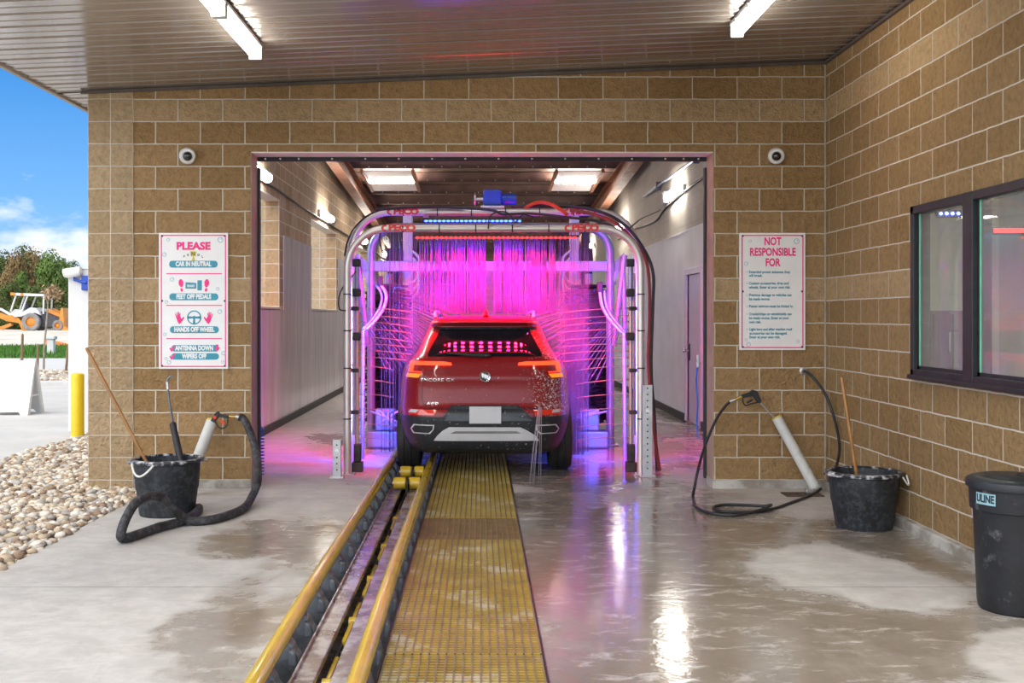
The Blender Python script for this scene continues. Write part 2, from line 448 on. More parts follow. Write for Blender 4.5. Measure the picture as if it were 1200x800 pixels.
# ================================================================ ground and floors
def soffit_z(x): return 3.597 + .0403 * (x + 3.59)
fl = MB()
fl.box(-2.95, -.975, 1.0, FY, -.15, 0)
fl.box(-2.865, -.975, FY, 38, -.15, 0)
fl.box(.295, 3.14, 1.0, 38, -.15, 0)
fl.box(-.975, .295, 1.0, 38, -.40, -.25)
struct(fl.build('floor', M_floor))
p = MB()   # pit lining walls so the slabs are thick
p.box(-.985, -.973, 1, 38, -.25, -.004); p.box(.293, .305, 1, 38, -.25, -.004)
struct(p.build('trim_1', mk('pit_angle', (.12, .11, .10), .35, .6, var=.3)))

g = MB(); g.box(-120, 60, 20, 300, -.5, -.06); g.box(-120, -5.2, -30, 20, -.5, -.06); g.box(-5.2, 40, -30, 1.0, -.5, -.02); g.box(-5.2, -2.95, -30, 20, -.5, -.07)
g.box(3.44, 40, 1., 20, -.5, -.02)
struct(g.build('ground', M_dirt))
g = MB(); g.box(-40, -5.22, -20, 24.5, -.2, 0.0, .01); g.box(-5.6, 60, -20, 1.0, -.2, -.005)
struct(g.build('driveway', M_lane))
g = MB(); g.box(-60, -2, 31.5, 40, -.2, .03, .01)
struct(g.build('road', M_kerb))
g = MB(); g.box(-40, -5., 24.5, 24.8, -.2, .10, .02)
struct(g.build('kerb', M_kerb))
# earth bank rising behind the lawn
bank = MB(); nx, ny = 40, 24
vs = []
for j in range(ny + 1):
    for i in range(nx + 1):
        x = -110 + i * 110 / nx; y = 62 + j * 60 / ny
        t = min(1, (y - 62) / 20)
        vs.append((x, y, -.05 + .45 * t * t * (3 - 2 * t) + .10 * math.sin(x * .31 + y * .2) * math.sin(y * .17) * t))
bank.add(vs, [(j * (nx + 1) + i, j * (nx + 1) + i + 1, (j + 1) * (nx + 1) + i + 1, (j + 1) * (nx + 1) + i) for j in range(ny) for i in range(nx)])
struct(bank.build('earth_bank', M_dirt, smooth='all'))

# ================================================================ front wall
T = .28
OL, OR, OT = -2.09, 2.12, 3.057
w = MB()
def top(x): return soffit_z(x) + .01
for a, b_ in ((-3.155, OL), (OR, 3.136)):
    w.prism([(a, Z0), (b_, Z0), (b_, top(b_)), (a, top(a))], 1, FY, FY + T)
w.prism([(OL, OT), (OR, OT), (OR, top(OR)), (OL, top(OL))], 1, FY, FY + T)
struct(w.build('wall_front', M_front))
w = MB(); w.prism([(-3.561, Z0 - .12), (-3.155, Z0 - .12), (-3.155, top(-3.155)), (-3.561, top(-3.561))], 1, FY - .012, FY + T)
struct(w.build('pilaster', M_pier))
w = MB()
w.box(-3.155, OL + .012, FY - .012, FY + T, -.1, Z0, .006)
w.box(OR - .012, 3.136, FY - .012, FY + T, -.1, Z0, .006)
struct(w.build('baseboard_front', M_plinth))
# steel jamb angles and lintel plate of the opening
w = MB()
w.box(OL, OL + .008, FY + .006, FY + T, .05, OT, mi=0); w.box(OR - .008, OR, FY + .006, FY + T, .05, OT, mi=0)
w.box(OL, OR, FY + .006, FY + T, OT - .008, OT, mi=1)
struct(w.build('trim_2', [M_rustjamb, M_pinksteel]))
# door track: black header bar with bolts, black side guides
yb = FY + T
w = MB()
w.box(OL + .005, OR - .005, yb, yb + .05, 3.012, 3.056, .006, 0)
w.box(OL + .008, OL + .03, yb - .01, yb + .05, .05, 2.95, .004, 0)
w.box(OR - .03, OR - .008, yb - .01, yb + .05, .05, 2.95, .004, 0)
for i in range(14):
    x = OL + .08 + i * (OR - OL - .16) / 13
    w.ball((x, yb, 3.032), .012, 1, (1, .6, 1), 1)
for x in (OL + .22, OR - .22): w.ball((x, yb, 3.032), .012, 1, (1, .6, 1), 1)
struct(w.build('trim_3', [M_black, M_chrome]))

# ================================================================ right wall with window
w = MB()
WY0, WY1, WZ0, WZ1 = 5.0, 7.85, 1.124, 2.352
X0, X1 = 3.136, 3.206
tz = soffit_z(3.136) + .03
w.box(X0, X1, 2.0, WY0, Z0, tz); w.box(X0, X1, WY1, FY + T, Z0, tz)
w.box(X0, X1, WY0, WY1, Z0, WZ0); w.box(X0, X1, WY0, WY1, WZ1, tz)
struct(w.build('wall_right', M_right))
w = MB(); w.box(X0 - .05, X1, 2.0, FY, -.1, Z0 + .0, .012)
struct(w.build('baseboard_right', M_plinth))
# corner mortar joint
w = MB(); w.box(X0 - .012, X0 + .001, FY - .012, FY + .001, Z0, soffit_z(X0), .004)
struct(w.build('trim_4', mk('corner_sealant', (.36, .33, .28), .8, var=.15, scale=12)))
# window
win = bpy.data.objects.new('window_1', None); COL.objects.link(win); win.location = (3.14, 6.4, 1.12); ORG['window_1'] = Vector((3.14, 6.4, 1.12)); win['kind'] = 'structure'
f = MB()
xa, xb = X0 - .035, X0 + .09
f.box(xa, xb, WY0, WY1, WZ0, WZ0 + .06, .006); f.box(xa, xb, WY0, WY1, WZ1 - .06, WZ1, .006)
f.box(xa, xb, WY1 - .06, WY1, WZ0, WZ1, .006); f.box(xa, xb, WY0, WY0 + .06, WZ0, WZ1, .006)
f.box(xa - .004, xb, 6.85, 6.99, WZ0, WZ1, .006)
f.box(xa - .02, xb, WY0 - .01, WY1 + .01, WZ0 - .012, WZ0 + .02, .006)
f.build('window_frame', M_blackal, win)
f = MB()
for a, b_ in ((6.99, WY1 - .06), (WY0 + .06, 6.85)):
    f.box(xa + .03, xa + .045, b_ - .035, b_, WZ0 + .06, WZ1 - .06); f.box(xa + .03, xa + .045, a, a + .02, WZ0 + .06, WZ1 - .06)
    f.box(xa + .03, xa + .045, a, b_, WZ0 + .06, WZ0 + .085)
f.build('window_sash', M_blackal, win)
def glass_mat(name, tint=(.9, .95, .93), rough=.0):
    m, nt, b = _new(name)
    out = nt.nodes['Material Output']
    tr = nt.nodes.new('ShaderNodeBsdfTransparent'); tr.inputs[0].default_value = (*tint, 1)
    gl = nt.nodes.new('ShaderNodeBsdfGlossy'); gl.inputs['Roughness'].default_value = .03
    df = nt.nodes.new('ShaderNodeBsdfDiffuse'); df.inputs[0].default_value = (.75, .75, .72, 1)
    fr = nt.nodes.new('ShaderNodeFresnel'); fr.inputs[0].default_value = 1.45
    m1 = nt.nodes.new('ShaderNodeMixShader'); m2 = nt.nodes.new('ShaderNodeMixShader')
    mp = nt.nodes.new('ShaderNodeMapping'); mp.inputs['Scale'].default_value = (1, 1, .25)
    nt.links.new(nt.nodes.new('ShaderNodeTexCoord').outputs['Object'], mp.inputs[0])
    grime = ramp(nt, noise(nt, 4., 6, .65, mp.outputs[0]), [(.3, .14), (.75, .30)])
    ge = nt.nodes.new('ShaderNodeNewGeometry'); front = math_n(nt, 'SUBTRACT', 1.0, ge.outputs['Backfacing'])
    nt.links.new(math_n(nt, 'MULTIPLY', grime, front), m1.inputs[0]); nt.links.new(tr.outputs[0], m1.inputs[1]); nt.links.new(df.outputs[0], m1.inputs[2])
    nt.links.new(math_n(nt, 'MULTIPLY', fr.outputs[0], front), m2.inputs[0]); nt.links.new(m1.outputs[0], m2.inputs[1]); nt.links.new(gl.outputs[0], m2.inputs[2])
    nt.links.new(m2.outputs[0], out.inputs[0])
    return m
M_glass = glass_mat('window_glass')
for a, b_ in ((6.99, WY1 - .06), (WY0 + .06, 6.85)):
    f = MB(); f.box(xa + .035, xa + .041, a, b_, WZ0 + .06, WZ1 - .06); f.build('window_glass', M_glass, win)
M_seal = mk('green_glass_edge', (.15, .55, .35), .3, var=.1)
f = MB()
for y in (WY1 - .098, 6.85 - .038): f.box(xa + .028, xa + .036, y - .004, y + .004, WZ0 + .085, WZ1 - .06)
f.build('glass_edge', M_seal, win)
# the room behind the window
r = MB()
M_room = mk('room_plaster', (.62, .62, .57), .8, var=.06, scale=2)
RX1 = 6.2
r.box(RX1, RX1 + .1, 3.0, 13, 0, 3.3); r.box(3.21, RX1, 13, 13.1, 0, 3.3); r.box(3.21, RX1, 2.9, 3.0, 0, 3.3)
struct(r.build('wall_room', M_room))
r = MB(); r.box(3.21, RX1, 3., 13, -.1, .02); struct(r.build('floor_room', M_plinth))
r = MB(); r.box(3.21, RX1, 3., 13, 3.3, 3.4); struct(r.build('ceiling_room', M_room))

# ================================================================ canopy ceiling with ribs along x
cl = MB()
XE = -3.865
y0c, y1c = 5.2, FY + 0.0
pitch = .1524; prof = []
y = y0c; k = 0
while y < FY + 1.2:
    dz = -.008 if k % 2 == 0 else -.004
    prof += [(y, 0.), (y + .085, 0.), (y + .097, dz), (y + .140, dz), (y + pitch, 0.)]
    y += pitch; k += 1
prof = [q for i, q in enumerate(prof) if i == 0 or q[0] - prof[i - 1][0] > 1e-4]
def strip(x0, x1, ya, yb_):
    pr = [q for q in prof if ya <= q[0] <= yb_]
    vs = []; n = len(pr)
    for x in (x0, x1):
        vs += [(x, q[0], soffit_z(x) + q[1] + .012) for q in pr]
    cl.add(vs, [(i, i + 1, n + i + 1, n + i) for i in range(n - 1)])
strip(XE, 3.136, y0c, FY + .02)
strip(XE, -3.55, FY, FY + 1.2)
cl.prism([(XE, soffit_z(XE) + .05), (3.44, soffit_z(3.44) + .05), (3.44, soffit_z(3.44) + .25), (XE, soffit_z(XE) + .25)], 1, y0c, FY + T)
struct(cl.build('ceiling', M_soffit))
c2 = MB(); c2.box(XE - .03, XE + .012, y0c, FY + 1.2, soffit_z(XE) - .012, soffit_z(XE) + .26, .004)
c2.box(XE - .03, 3.44, y0c - .03, y0c, soffit_z(XE) - .01, soffit_z(3.44) + .26)
struct(c2.build('trim_5', M_fascia))
c3 = MB()
c3.prism([(-3.62, soffit_z(-3.62) - .02), (3.136, soffit_z(3.136) - .02), (3.136, soffit_z(3.136) + .005), (-3.62, soffit_z(-3.62) + .005)], 1, FY - .035, FY - .013)
c3.box(3.11, 3.135, y0c, FY - .02, soffit_z(3.136) - .025, soffit_z(3.136))
struct(c3.build('trim_6', mk('dark_trim', (.10, .08, .07), .5, var=.2)))

# ================================================================ tunnel walls
XL, XR = -2.865, 3.06
TY1 = 37.0
zt = 5.6
def bays():
    b_ = []
    for k in range(4):
        b_.append((12.3 + 6.1 * k, 15.5 + 6.1 * k))
    return b_
w = MB(); zs0, zs1 = 1.68, 3.22
prev = FY + T
for a, b_ in bays():
    w.box(XL - .2, XL, prev, a, 0, zt); w.box(XL - .2, XL, a, b_, 0, zs0); w.box(XL - .2, XL, a, b_, zs1, zt)
    prev = b_
w.box(XL - .2, XL, prev, TY1, 0, zt)
struct(w.build('wall_left', M_left))
w = MB()
for a, b_ in bays():
    w.box(XL - .2, XL - .002, b_ + .001, b_ + .012, zs0, zs1)
for a, b_ in bays():   # jamb faces with full courses, split-face pilaster outside
    pass
w = MB()
for a, b_ in [(0, FY + T + 2.0)] + bays():
    if a: w.box(XL - .72, XL - .2, b_, b_ + .9, -.1, zt)
struct(w.build('pilaster_outside', M_split))
w = MB()
for a, b_ in bays():
    w.box(XL - .2, XL - .002, b_ - .012, b_, zs0, zs1)
struct(w.build('trim_7', M_jamb))
w = MB()
for a, b_ in bays():   # pale soffit plates of the openings
    w.box(XL - .2, XL + .004, a, b_, zs1 - .02, zs1 + .002); w.box(XL - .2, XL + .012, a, b_, zs0 - .03, zs0 + .012)
struct(w.build('trim_8', mk('opening_plate', (.60, .56, .50), .6, var=.08)))
# lower wall panels
w = MB()
w.box(XL, XL + .012, FY + T + .06, TY1, .11, 1.665)
prev = FY + T + .06
for a, b_ in bays():
    if b_ + 2.9 < TY1: w.box(XL, XL + .014, b_ + .14 + .15, b_ + 2.86, 1.665, 2.74)
w.box(XL, XL + .014, FY + T + .06, 12.25, 1.665, 2.74)
struct(w.build('trim_9', M_frp))
w = MB()
w.box(XL, XL + .035, FY + T, TY1, 0, .11, .006)
struct(w.build('baseboard_left', M_black))
# right wall of the tunnel
DY0, DY1, DZ = 15.05, 16.05, 2.17
w = MB()
w.box(XR, XR + .3, FY + T, DY0, 0, zt); w.box(XR, XR + .3, DY1, TY1, 0, zt); w.box(XR, XR + .3, DY0, DY1, DZ, zt)
struct(w.build('wall_tunnel_right', M_rin))
w = MB()
w.box(XR - .014, XR, FY + T, DY0 - .09, .12, 2.81); w.box(XR - .014, XR, DY1 + .09, TY1, .12, 2.81); w.box(XR - .014, XR, DY0 - .09, DY1 + .09, DZ + .09, 2.81)
w.box(XR - .02, XR, FY + T, TY1, 2.81, 2.84)
struct(w.build('trim_10', M_frpw))
w = MB(); w.box(XR - .035, XR, FY + T, DY0 - .09, 0, .12, .006); w.box(XR - .035, XR, DY1 + .09, TY1, 0, .12, .006)
struct(w.build('baseboard_tunnel', M_black))
d = bpy.data.objects.new('door_1', None); COL.objects.link(d); d.location = (XR, 15.5, 0); ORG['door_1'] = Vector((XR, 15.5, 0)); d['kind'] = 'structure'
w = MB(); w.box(XR - .03, XR + .1, DY0 - .09, DY0, 0.02, DZ + .09, .008); w.box(XR - .03, XR + .1, DY1, DY1 + .09, .02, DZ + .09, .008); w.box(XR - .03, XR + .1, DY0, DY1, DZ, DZ + .09, .008)
w.build('door_frame', M_doorf, d)
w = MB(); w.box(XR + .015, XR + .06, DY0, DY1, .02, DZ, .004); w.build('door_leaf', M_door, d)
w = MB(); w.box(XR - .0, XR + .016, DY1 - .11, DY1 - .05, .92, 1.16, .004, 0); w.cyl((XR, DY1 - .08, 1.06), (XR - .06, DY1 - .08, 1.06), .012, 10, 1); w.ball((XR - .07, DY1 - .08, 1.06), .03, 2, mi=1)
w.build('door_handle', [M_black, M_chrome], d, smooth=True)
# far end of the tunnel with its exit opening
w = MB(); w.box(XL - .2, OL, TY1, TY1 + .3, 0, zt); w.box(OR, XR + .3, TY1, TY1 + .3, 0, zt); w.box(OL, OR, TY1, TY1 + .3, 0, zt)
struct(w.build('wall_back', M_end))
# roof: sloping deck with purlins, rafters and skylights
def roof_z(y): return 4.80 - .0545 * (y - 20.)
sky_y = [(18.6, 21.4)]
SKX = [(-2.35, -1.38), (1.55, 2.42)]
rf = MB()
def slab(x0, x1, ya, yb_, h=.06):
    rf.add([(x0, ya, roof_z(ya)), (x1, ya, roof_z(ya)), (x1, yb_, roof_z(yb_)), (x0, yb_, roof_z(yb_)),
            (x0, ya, roof_z(ya) + h), (x1, ya, roof_z(ya) + h), (x1, yb_, roof_z(yb_) + h), (x0, yb_, roof_z(yb_) + h)],
           [(0, 1, 2, 3), (7, 6, 5, 4), (0, 4, 5, 1), (1, 5, 6, 2), (2, 6, 7, 3), (3, 7, 4, 0)])
SY0, SY1 = 20.2, 24.3
slab(XL - .3, XR + .3, FY + T - .1, SY0); slab(XL - .3, XR + .3, SY1, TY1 + .4)
xs = [XL - .3] + [q for s in SKX for q in s] + [XR + .3]
slab(XL - .3, XR + .3, SY0, SY1)
struct(rf.build('roof', M_deck))
def translucent(name, col):
    m, nt, b = _new(name); out = nt.nodes['Material Output']
    t = nt.nodes.new('ShaderNodeBsdfTranslucent'); d_ = nt.nodes.new('ShaderNodeBsdfDiffuse'); mx = nt.nodes.new('ShaderNodeMixShader')
    c = mixc(nt, noise(nt, 3., 4), [x * .9 for x in col], col)
    nt.links.new(c, t.inputs[0]); nt.links.new(c, d_.inputs[0]); mx.inputs[0].default_value = .25
    nt.links.new(t.outputs[0], mx.inputs[1]); nt.links.new(d_.outputs[0], mx.inputs[2]); nt.links.new(mx.outputs[0], out.inputs[0])
    return m
y = FY + 1.2; n_ = 0
while y < TY1:
    b1 = MB(); z = roof_z(y)
    b1.box(XL, XR, y, y + .012, z - .22, z); b1.box(XL, XR, y - .07, y, z - .22, z - .208); b1.box(XL, XR, y, y + .07, z - .012, z)
    b1.box(XL, XR, y - .07, y - .064, z - .22, z - .195)
    for i in range(16):
        b1.ball((XL + .3 + i * .36, y - .072, z - .19), .016, 1, mi=1)
    struct(b1.build('purlin_beam', [M_purlin, M_white]))
    y += 1.5
for x in (-2.62, 2.78):
    b1 = MB()
    for (dx, dz0, dz1) in ((-.10, -.24, -.225), (-.10, -.56, -.545)):
        pass
    ya, yb_ = FY + .4, TY1
    for (x0, x1, h0, h1) in ((x - .10, x + .10, -.24, -.225), (x - .10, x + .10, -.56, -.545), (x - .006, x + .006, -.56, -.225)):
        b1.add([(x0, ya, roof_z(ya) + h0), (x1, ya, roof_z(ya) + h0), (x1, yb_, roof_z(yb_) + h0), (x0, yb_, roof_z(yb_) + h0),
                (x0, ya, roof_z(ya) + h1), (x1, ya, roof_z(ya) + h1), (x1, yb_, roof_z(yb_) + h1), (x0, yb_, roof_z(yb_) + h1)],
               [(0, 1, 2, 3), (7, 6, 5, 4), (0, 4, 5, 1), (1, 5, 6, 2), (2, 6, 7, 3), (3, 7, 4, 0)])
    struct(b1.build('rafter_beam', M_steelbrown))
# ================================================================ signs
M_signw = mk('sign_white', (.80, .79, .77), .35, var=.03)
M_pink = mk('sign_pink', (.85, .02, .22), .4, var=.05)
M_teal = mk('sign_teal', (.03, .27, .36), .4, var=.05)
M_signy = mk('sign_yellow', (.60, .50, .03), .4, var=.05)
M_signd = mk('sign_dark', (.05, .06, .08), .4, var=.05)
M_bubble = mk('sign_bubble', (.30, .48, .56), .4, var=.05)
def rrect(x0, x1, z0, z1, r, n=6):
    out = []
    for cx, cz, a0 in ((x1 - r, z1 - r, 0), (x0 + r, z1 - r, 90), (x0 + r, z0 + r, 180), (x1 - r, z0 + r, 270)):
        for k in range(n + 1):
            a = math.radians(a0 + 90 * k / n); out.append((cx + r * math.cos(a), cz + r * math.sin(a)))
    return out
def sign_base(t, x0, x1, z0, z1, y):
    m = MB(); m.box(x0, x1, y, FY, z0, z1, .003); m.build('panel', M_signw, t)
    m = MB(); e = .018; b_ = .010; yy = y - .0012
    for (a, b2, c, d_) in ((x0 + e, x1 - e, z1 - e - b_, z1 - e), (x0 + e, x1 - e, z0 + e, z0 + e + b_), (x0 + e, x0 + e + b_, z0 + e + b_, z1 - e - b_), (x1 - e - b_, x1 - e, z0 + e + b_, z1 - e - b_)):
        m.box(a, b2, yy, y, c, d_)
    m.build('border', M_pink, t)
    for x in (x0 + .03, x1 - .03):
        for z in (z0 + .028, (z0 + z1) / 2, z1 - .028):
            m = MB(); m.lathe([(0, -.006), (.008, -.005), (.010, 0)], (x, y, z), 10, axis=1); m.build('screw', M_signd, t)
SY = FY - .022
tl = thing('instruction_sign', 'white wall sign with pink border reading PLEASE above four car wash instructions', 'sign', (-2.60, FY, 1.70))
sx0, sx1, sz0, sz1 = -2.915, -2.288, 1.085, 2.318
sign_base(tl, sx0, sx1, sz0, sz1, SY)
def LX(c): return sx0 + (c - 33) / 360. * .627
def LZ(c): return sz1 - (c - 40) / 717. * 1.233
yq = SY - .002
m = MB()
put_text(m, 'PLEASE', .093, (LX(213), yq, LZ(111)), .0042, 1.06)
m.build('heading', M_pink, tl)
m = MB()
for z0 in (255, 422, 597): m = MB(); m.prism([(LX(72), LZ(z0 + 2.5)), (LX(362), LZ(z0 + 2.5)), (LX(362), LZ(z0 - 2.5)), (LX(72), LZ(z0 - 2.5))], 1, yq, SY); m.build('divider_line', M_pink, tl)
m = MB(); w_ = MB()
for (cx, cz, body, half, hh) in ((213, 205, 'CAR IN NEUTRAL', 126, 18), (215, 377, 'FEET OFF PEDALS', 127, 18), (218, 550, 'HANDS OFF WHEEL', 127, 18), (222, 648, 'ANTENNA DOWN', 124, 17), (222, 691, 'WIPERS OFF', 124, 17)):
    m = MB(); w_ = MB(); m.prism(rrect(LX(cx - half), LX(cx + half), LZ(cz + hh), LZ(cz - hh), .028), 1, yq, SY)
    put_text(w_, body, .058, (LX(cx + (0 if cz < 600 else -4)), yq - .001, LZ(cz)), .0030, .70)
    bn = m.build('banner', M_teal, tl); w_.build('banner_lettering', M_signw, bn)
# gear selector, shoe prints, pedals, hands, steering wheel, ticks, arrow, bubbles
m = MB()
m.prism([(LX(194), LZ(137)), (LX(230), LZ(137)), (LX(224), LZ(164)), (LX(200), LZ(164))], 1, yq, SY)
m.prism([(LX(213), LZ(160)), (LX(223), LZ(187)), (LX(203), LZ(187))], 1, yq, SY)
m.build('selector_icon', M_signy, tl)
m = MB()
put_text(m, 'N', .045, (LX(212), yq - .001, LZ(151)), .001)
m.build('selector_letter', M_signd, tl)
for ch, cx, cz in (('P', 165, 165), ('R', 185, 157), ('D', 240, 157), ('L', 260, 165)): m = MB(); put_text(m, ch, .028, (LX(cx), yq - .001, LZ(cz)), .0006); m.build('selector_letter', M_signd, tl)
m = MB()
for cx, s in ((148, -1), (283, 1)):
    m = MB()
    m.prism([(LX(cx + x * s), LZ(z)) for x, z in ((-4, 284), (6, 285), (12, 297), (11, 312), (3, 324), (-6, 328), (-12, 316), (-13, 298))], 1, yq, SY)
    m.prism([(LX(cx + x * s), LZ(z)) for x, z in ((-6, 333), (2, 330), (2, 344), (-3, 351), (-10, 348), (-11, 338))], 1, yq, SY)
    m.build('shoe_print', M_pink, tl)
def hand(cx, cz, s):
    m = MB()
    m.prism([(LX(cx + x * s), LZ(cz + z)) for x, z in ((-16, -4), (2, -14), (12, 4), (10, 24), (-2, 30), (-10, 16))], 1, yq, SY)
    for (bx, bz, tx, tz) in ((-14, -4, -21, -24), (-9, -8, -12, -32), (-4, -11, -3, -34), (1, -12, 4, -28)):
        m.prism([(LX(cx + x * s), LZ(cz + z)) for x, z in ((bx - 2.6, bz), (tx - 2, tz), (tx + 2, tz), (bx + 3, bz))], 1, yq, SY)
    m.prism([(LX(cx + x * s), LZ(cz + z)) for x, z in ((9, 6), (22, -8), (26, -4), (13, 18))], 1, yq, SY)
    m.build('hand_icon', M_pink, tl)
hand(140, 490, 1); hand(292, 490, -1)
for cz in (648, 691):
    m = MB(); m.prism([(LX(x), LZ(cz + z)) for x, z in ((88, 0), (94, -4), (100, 6), (112, -16), (119, -13), (103, 17), (97, 17))], 1, yq - .0012, SY); m.build('tick_mark', M_pink, tl)
m = MB()
m.prism([(LX(x), LZ(z)) for x, z in ((331, 628), (343, 628), (343, 644), (353, 644), (337, 664), (321, 644), (331, 644))], 1, yq - .0012, SY)
m.build('arrow_icon', M_pink, tl)
m = MB()
m.prism([(LX(172), LZ(300)), (LX(228), LZ(304)), (LX(228), LZ(334)), (LX(172), LZ(334))], 1, yq, SY)
m.build('brake_pedal_icon', M_teal, tl); m = MB(); m.prism(rrect(LX(234), LX(257), LZ(343), LZ(290), .004), 1, yq, SY); m.build('gas_pedal_icon', M_teal, tl); m = MB()
c = (LX(217), LZ(486)); R = 37 / 360 * .627
annulus(m, c, R * .84, R, yq, SY, 32); annulus(m, c, 0.001, R * .24, yq, SY, 20)
for a in (0, 180, 270):
    a = math.radians(a); dx, dz = math.cos(a), math.sin(a); w2 = R * .12
    m.prism([(c[0] + dx * R * .2 - dz * w2, c[1] + dz * R * .2 + dx * w2), (c[0] + dx * R * .9 - dz * w2 * 1.6, c[1] + dz * R * .9 + dx * w2 * 1.6), (c[0] + dx * R * .9 + dz * w2 * 1.6, c[1] + dz * R * .9 - dx * w2 * 1.6), (c[0] + dx * R * .2 + dz * w2, c[1] + dz * R * .2 - dx * w2)], 1, yq, SY)
m.build('steering_wheel_icon', M_teal, tl)
m = MB(); put_text(m, 'BRAKE', .030, (LX(200), yq - .001, LZ(320)), .001, .75); m.build('pedal_lettering', M_signw, tl)
m = MB()
for cx, cz, r in ((354, 77, 15), (82, 76, 9), (62, 154, 11), (102, 285, 11), (340, 335, 9), (72, 404, 9), (351, 455, 12), (65, 575, 9), (369, 674, 11), (71, 703, 8), (86, 722, 11), (365, 720, 8)):
    m = MB(); annulus(m, (LX(cx), LZ(cz)), r * .74 / 360 * .627, r / 360 * .627, yq, SY, 18)
    m.prism(ringpoly((LX(cx + r * .3), LZ(cz - r * .3)), r * .22 / 360 * .627, 8), 1, yq, SY); m.build('bubble', M_bubble, tl)

tr_ = thing('disclaimer_sign', 'white wall sign with pink border headed NOT RESPONSIBLE FOR', 'sign', (2.65, FY, 1.78))
rx0, rx1, rz0, rz1 = 2.349, 2.946, 1.256, 2.318
sign_base(tr_, rx0, rx1, rz0, rz1, SY)
def RX(c): return rx0 + (c - 25) / 418. * .597
def RZ(c): return rz1 - (c - 43) / 729. * 1.062
m = MB()
for b_, cz, s in (('NOT', 98, .72), ('RESPONSIBLE', 164, .72), ('FOR', 229, .72)): put_text(m, b_, .098, (RX(235), yq, RZ(cz)), .0028, s)
m.build('heading', M_pink, tr_)
m = MB()
for b_, cz, x in (('Extended power antennas they', 287, 84), ('will break.', 309, 84), ('Custom accessories, tires and', 357, 84), ('wheels. Enter at your own risk.', 382, 84), ('Previous damage to vehicles can', 430, 84), ('be made worse.', 455, 84),
                  ('Power mirrors must be folded in.', 500, 84), ('Cracks/chips on windshields can', 548, 84), ('be made worse. Enter at your', 573, 84), ('own risk.', 598, 84), ('Light bars and after market roof', 643, 86), ('accessories can be damaged.', 668, 88), ('Enter at your own risk.', 692, 86)):
    put_text(m, b_, .0345, (RX(x), yq, RZ(cz)), .0008, .86, align='LEFT')
m.build('lettering', M_teal, tr_)
m = MB()
for cx, cz, r in ((387, 95, 18), (92, 95, 10), (67, 234, 13), (66, 708, 9), (82, 737, 14), (396, 718, 10)) + tuple((72, z, 6) for z in (287, 357, 430, 500, 548, 643)):
    m = MB(); annulus(m, (RX(cx), RZ(cz)), r * .78 / 418 * .597, r / 418 * .597, yq, SY, 16)
    m.prism(ringpoly((RX(cx + r * .3), RZ(cz - r * .3)), r * .2 / 418 * .597, 8), 1, yq, SY); m.build('bubble', M_bubble, tr_)

# ================================================================ dome cameras
M_camw = mk('camera_white', (.76, .76, .74), .35, var=.05)
M_dome = mk('dome_black', (.012, .012, .014), .05, var=.2, coat=1.)
for px, lab, yaw in ((221, 'white round security camera high on the wall above the PLEASE sign', .28), (908, 'white round security camera high on the wall above the NOT RESPONSIBLE sign', -.18)):
    c = P(px, 183, FY)
    t = thing('security_camera', lab, 'camera', (c.x, FY, c.z), 'security cameras on the front wall')
    M_ = Matrix.Rotation(yaw, 4, 'Z') @ Matrix.Rotation(.25, 4, 'X')
    m = MB(); m.lathe([(.0, 0.0), (.062, 0), (.066, -.02), (.06, -.05), (0, -.05)], (c.x, FY, c.z), 28, axis=1)
    m.build('mount', M_camw, t, smooth=True)
    m = MB(); m.lathe([(.068, .02), (.074, -.015), (.073, -.045), (.064, -.062), (.044, -.066), (.040, -.058)], (c.x, FY - .04, c.z), 32, axis=1, M=M_)
    m.build('housing', M_camw, t, smooth=True)
    m = MB(); m.lathe([(.042, -.055), (.040, -.072), (.030, -.088), (.015, -.096), (.0005, -.098)], (c.x, FY - .04, c.z), 28, axis=1, M=M_)
    m.build('dome', M_dome, t, smooth=True)

# ================================================================ ceiling lights
M_tube = emit('lamp_diffuser', (1., .96, .86), 30.)
M_tube2 = emit('lamp_diffuser_tunnel', (1., .94, .86), 56.)
M_lampbody = mk('lamp_body', (.60, .60, .58), .4, var=.05)
def strip_light(lab, x, ya, yb_, z, group=None):
    t = thing('strip_light', lab, 'light', (x, (ya + yb_) / 2, z), group)
    m = MB(); m.box(x - .055, x + .055, ya, yb_, z + .045, z + .075, .008); m.build('housing', M_lampbody, t)
    m = MB(); pts = [(x, ya + .02, z), (x, ya + .04, z), (x, yb_ - .04, z), (x, yb_ - .02, z)]
    m.tube(pts, [.030, .044, .044, .030], 16); m.build('diffuser', M_tube, t, smooth=True)
    m = MB()
    for y in (ya + .01, yb_ - .01): m.box(x - .05, x + .05, y - .012, y + .012, z - .045, z + .06, .008)
    m.build('end_cap', M_lampbody, t)
    for k in range(3):
        m = MB(); y = ya + (yb_ - ya) * (k + .5) / 3; m.box(x - .064, x - .052, y - .015, y + .015, z + .02, z + .065, .003); m.build('clip', M_steel, t)
G_ = 'strip lights on the canopy ceiling'
zl = soffit_z(-1.80) - .074
strip_light('end strip light of the run on the canopy ceiling over the PLEASE sign side', -1.745, 7.28, 8.44, zl, G_)
strip_light('second strip light of the run nearer the open canopy edge, cut by the frame', -1.745, 6.06, 7.24, zl, G_)
zl = soffit_z(1.91) - .074
strip_light('single strip light on the canopy ceiling near the right brick wall', 1.97, 7.20, 8.36, zl, G_)

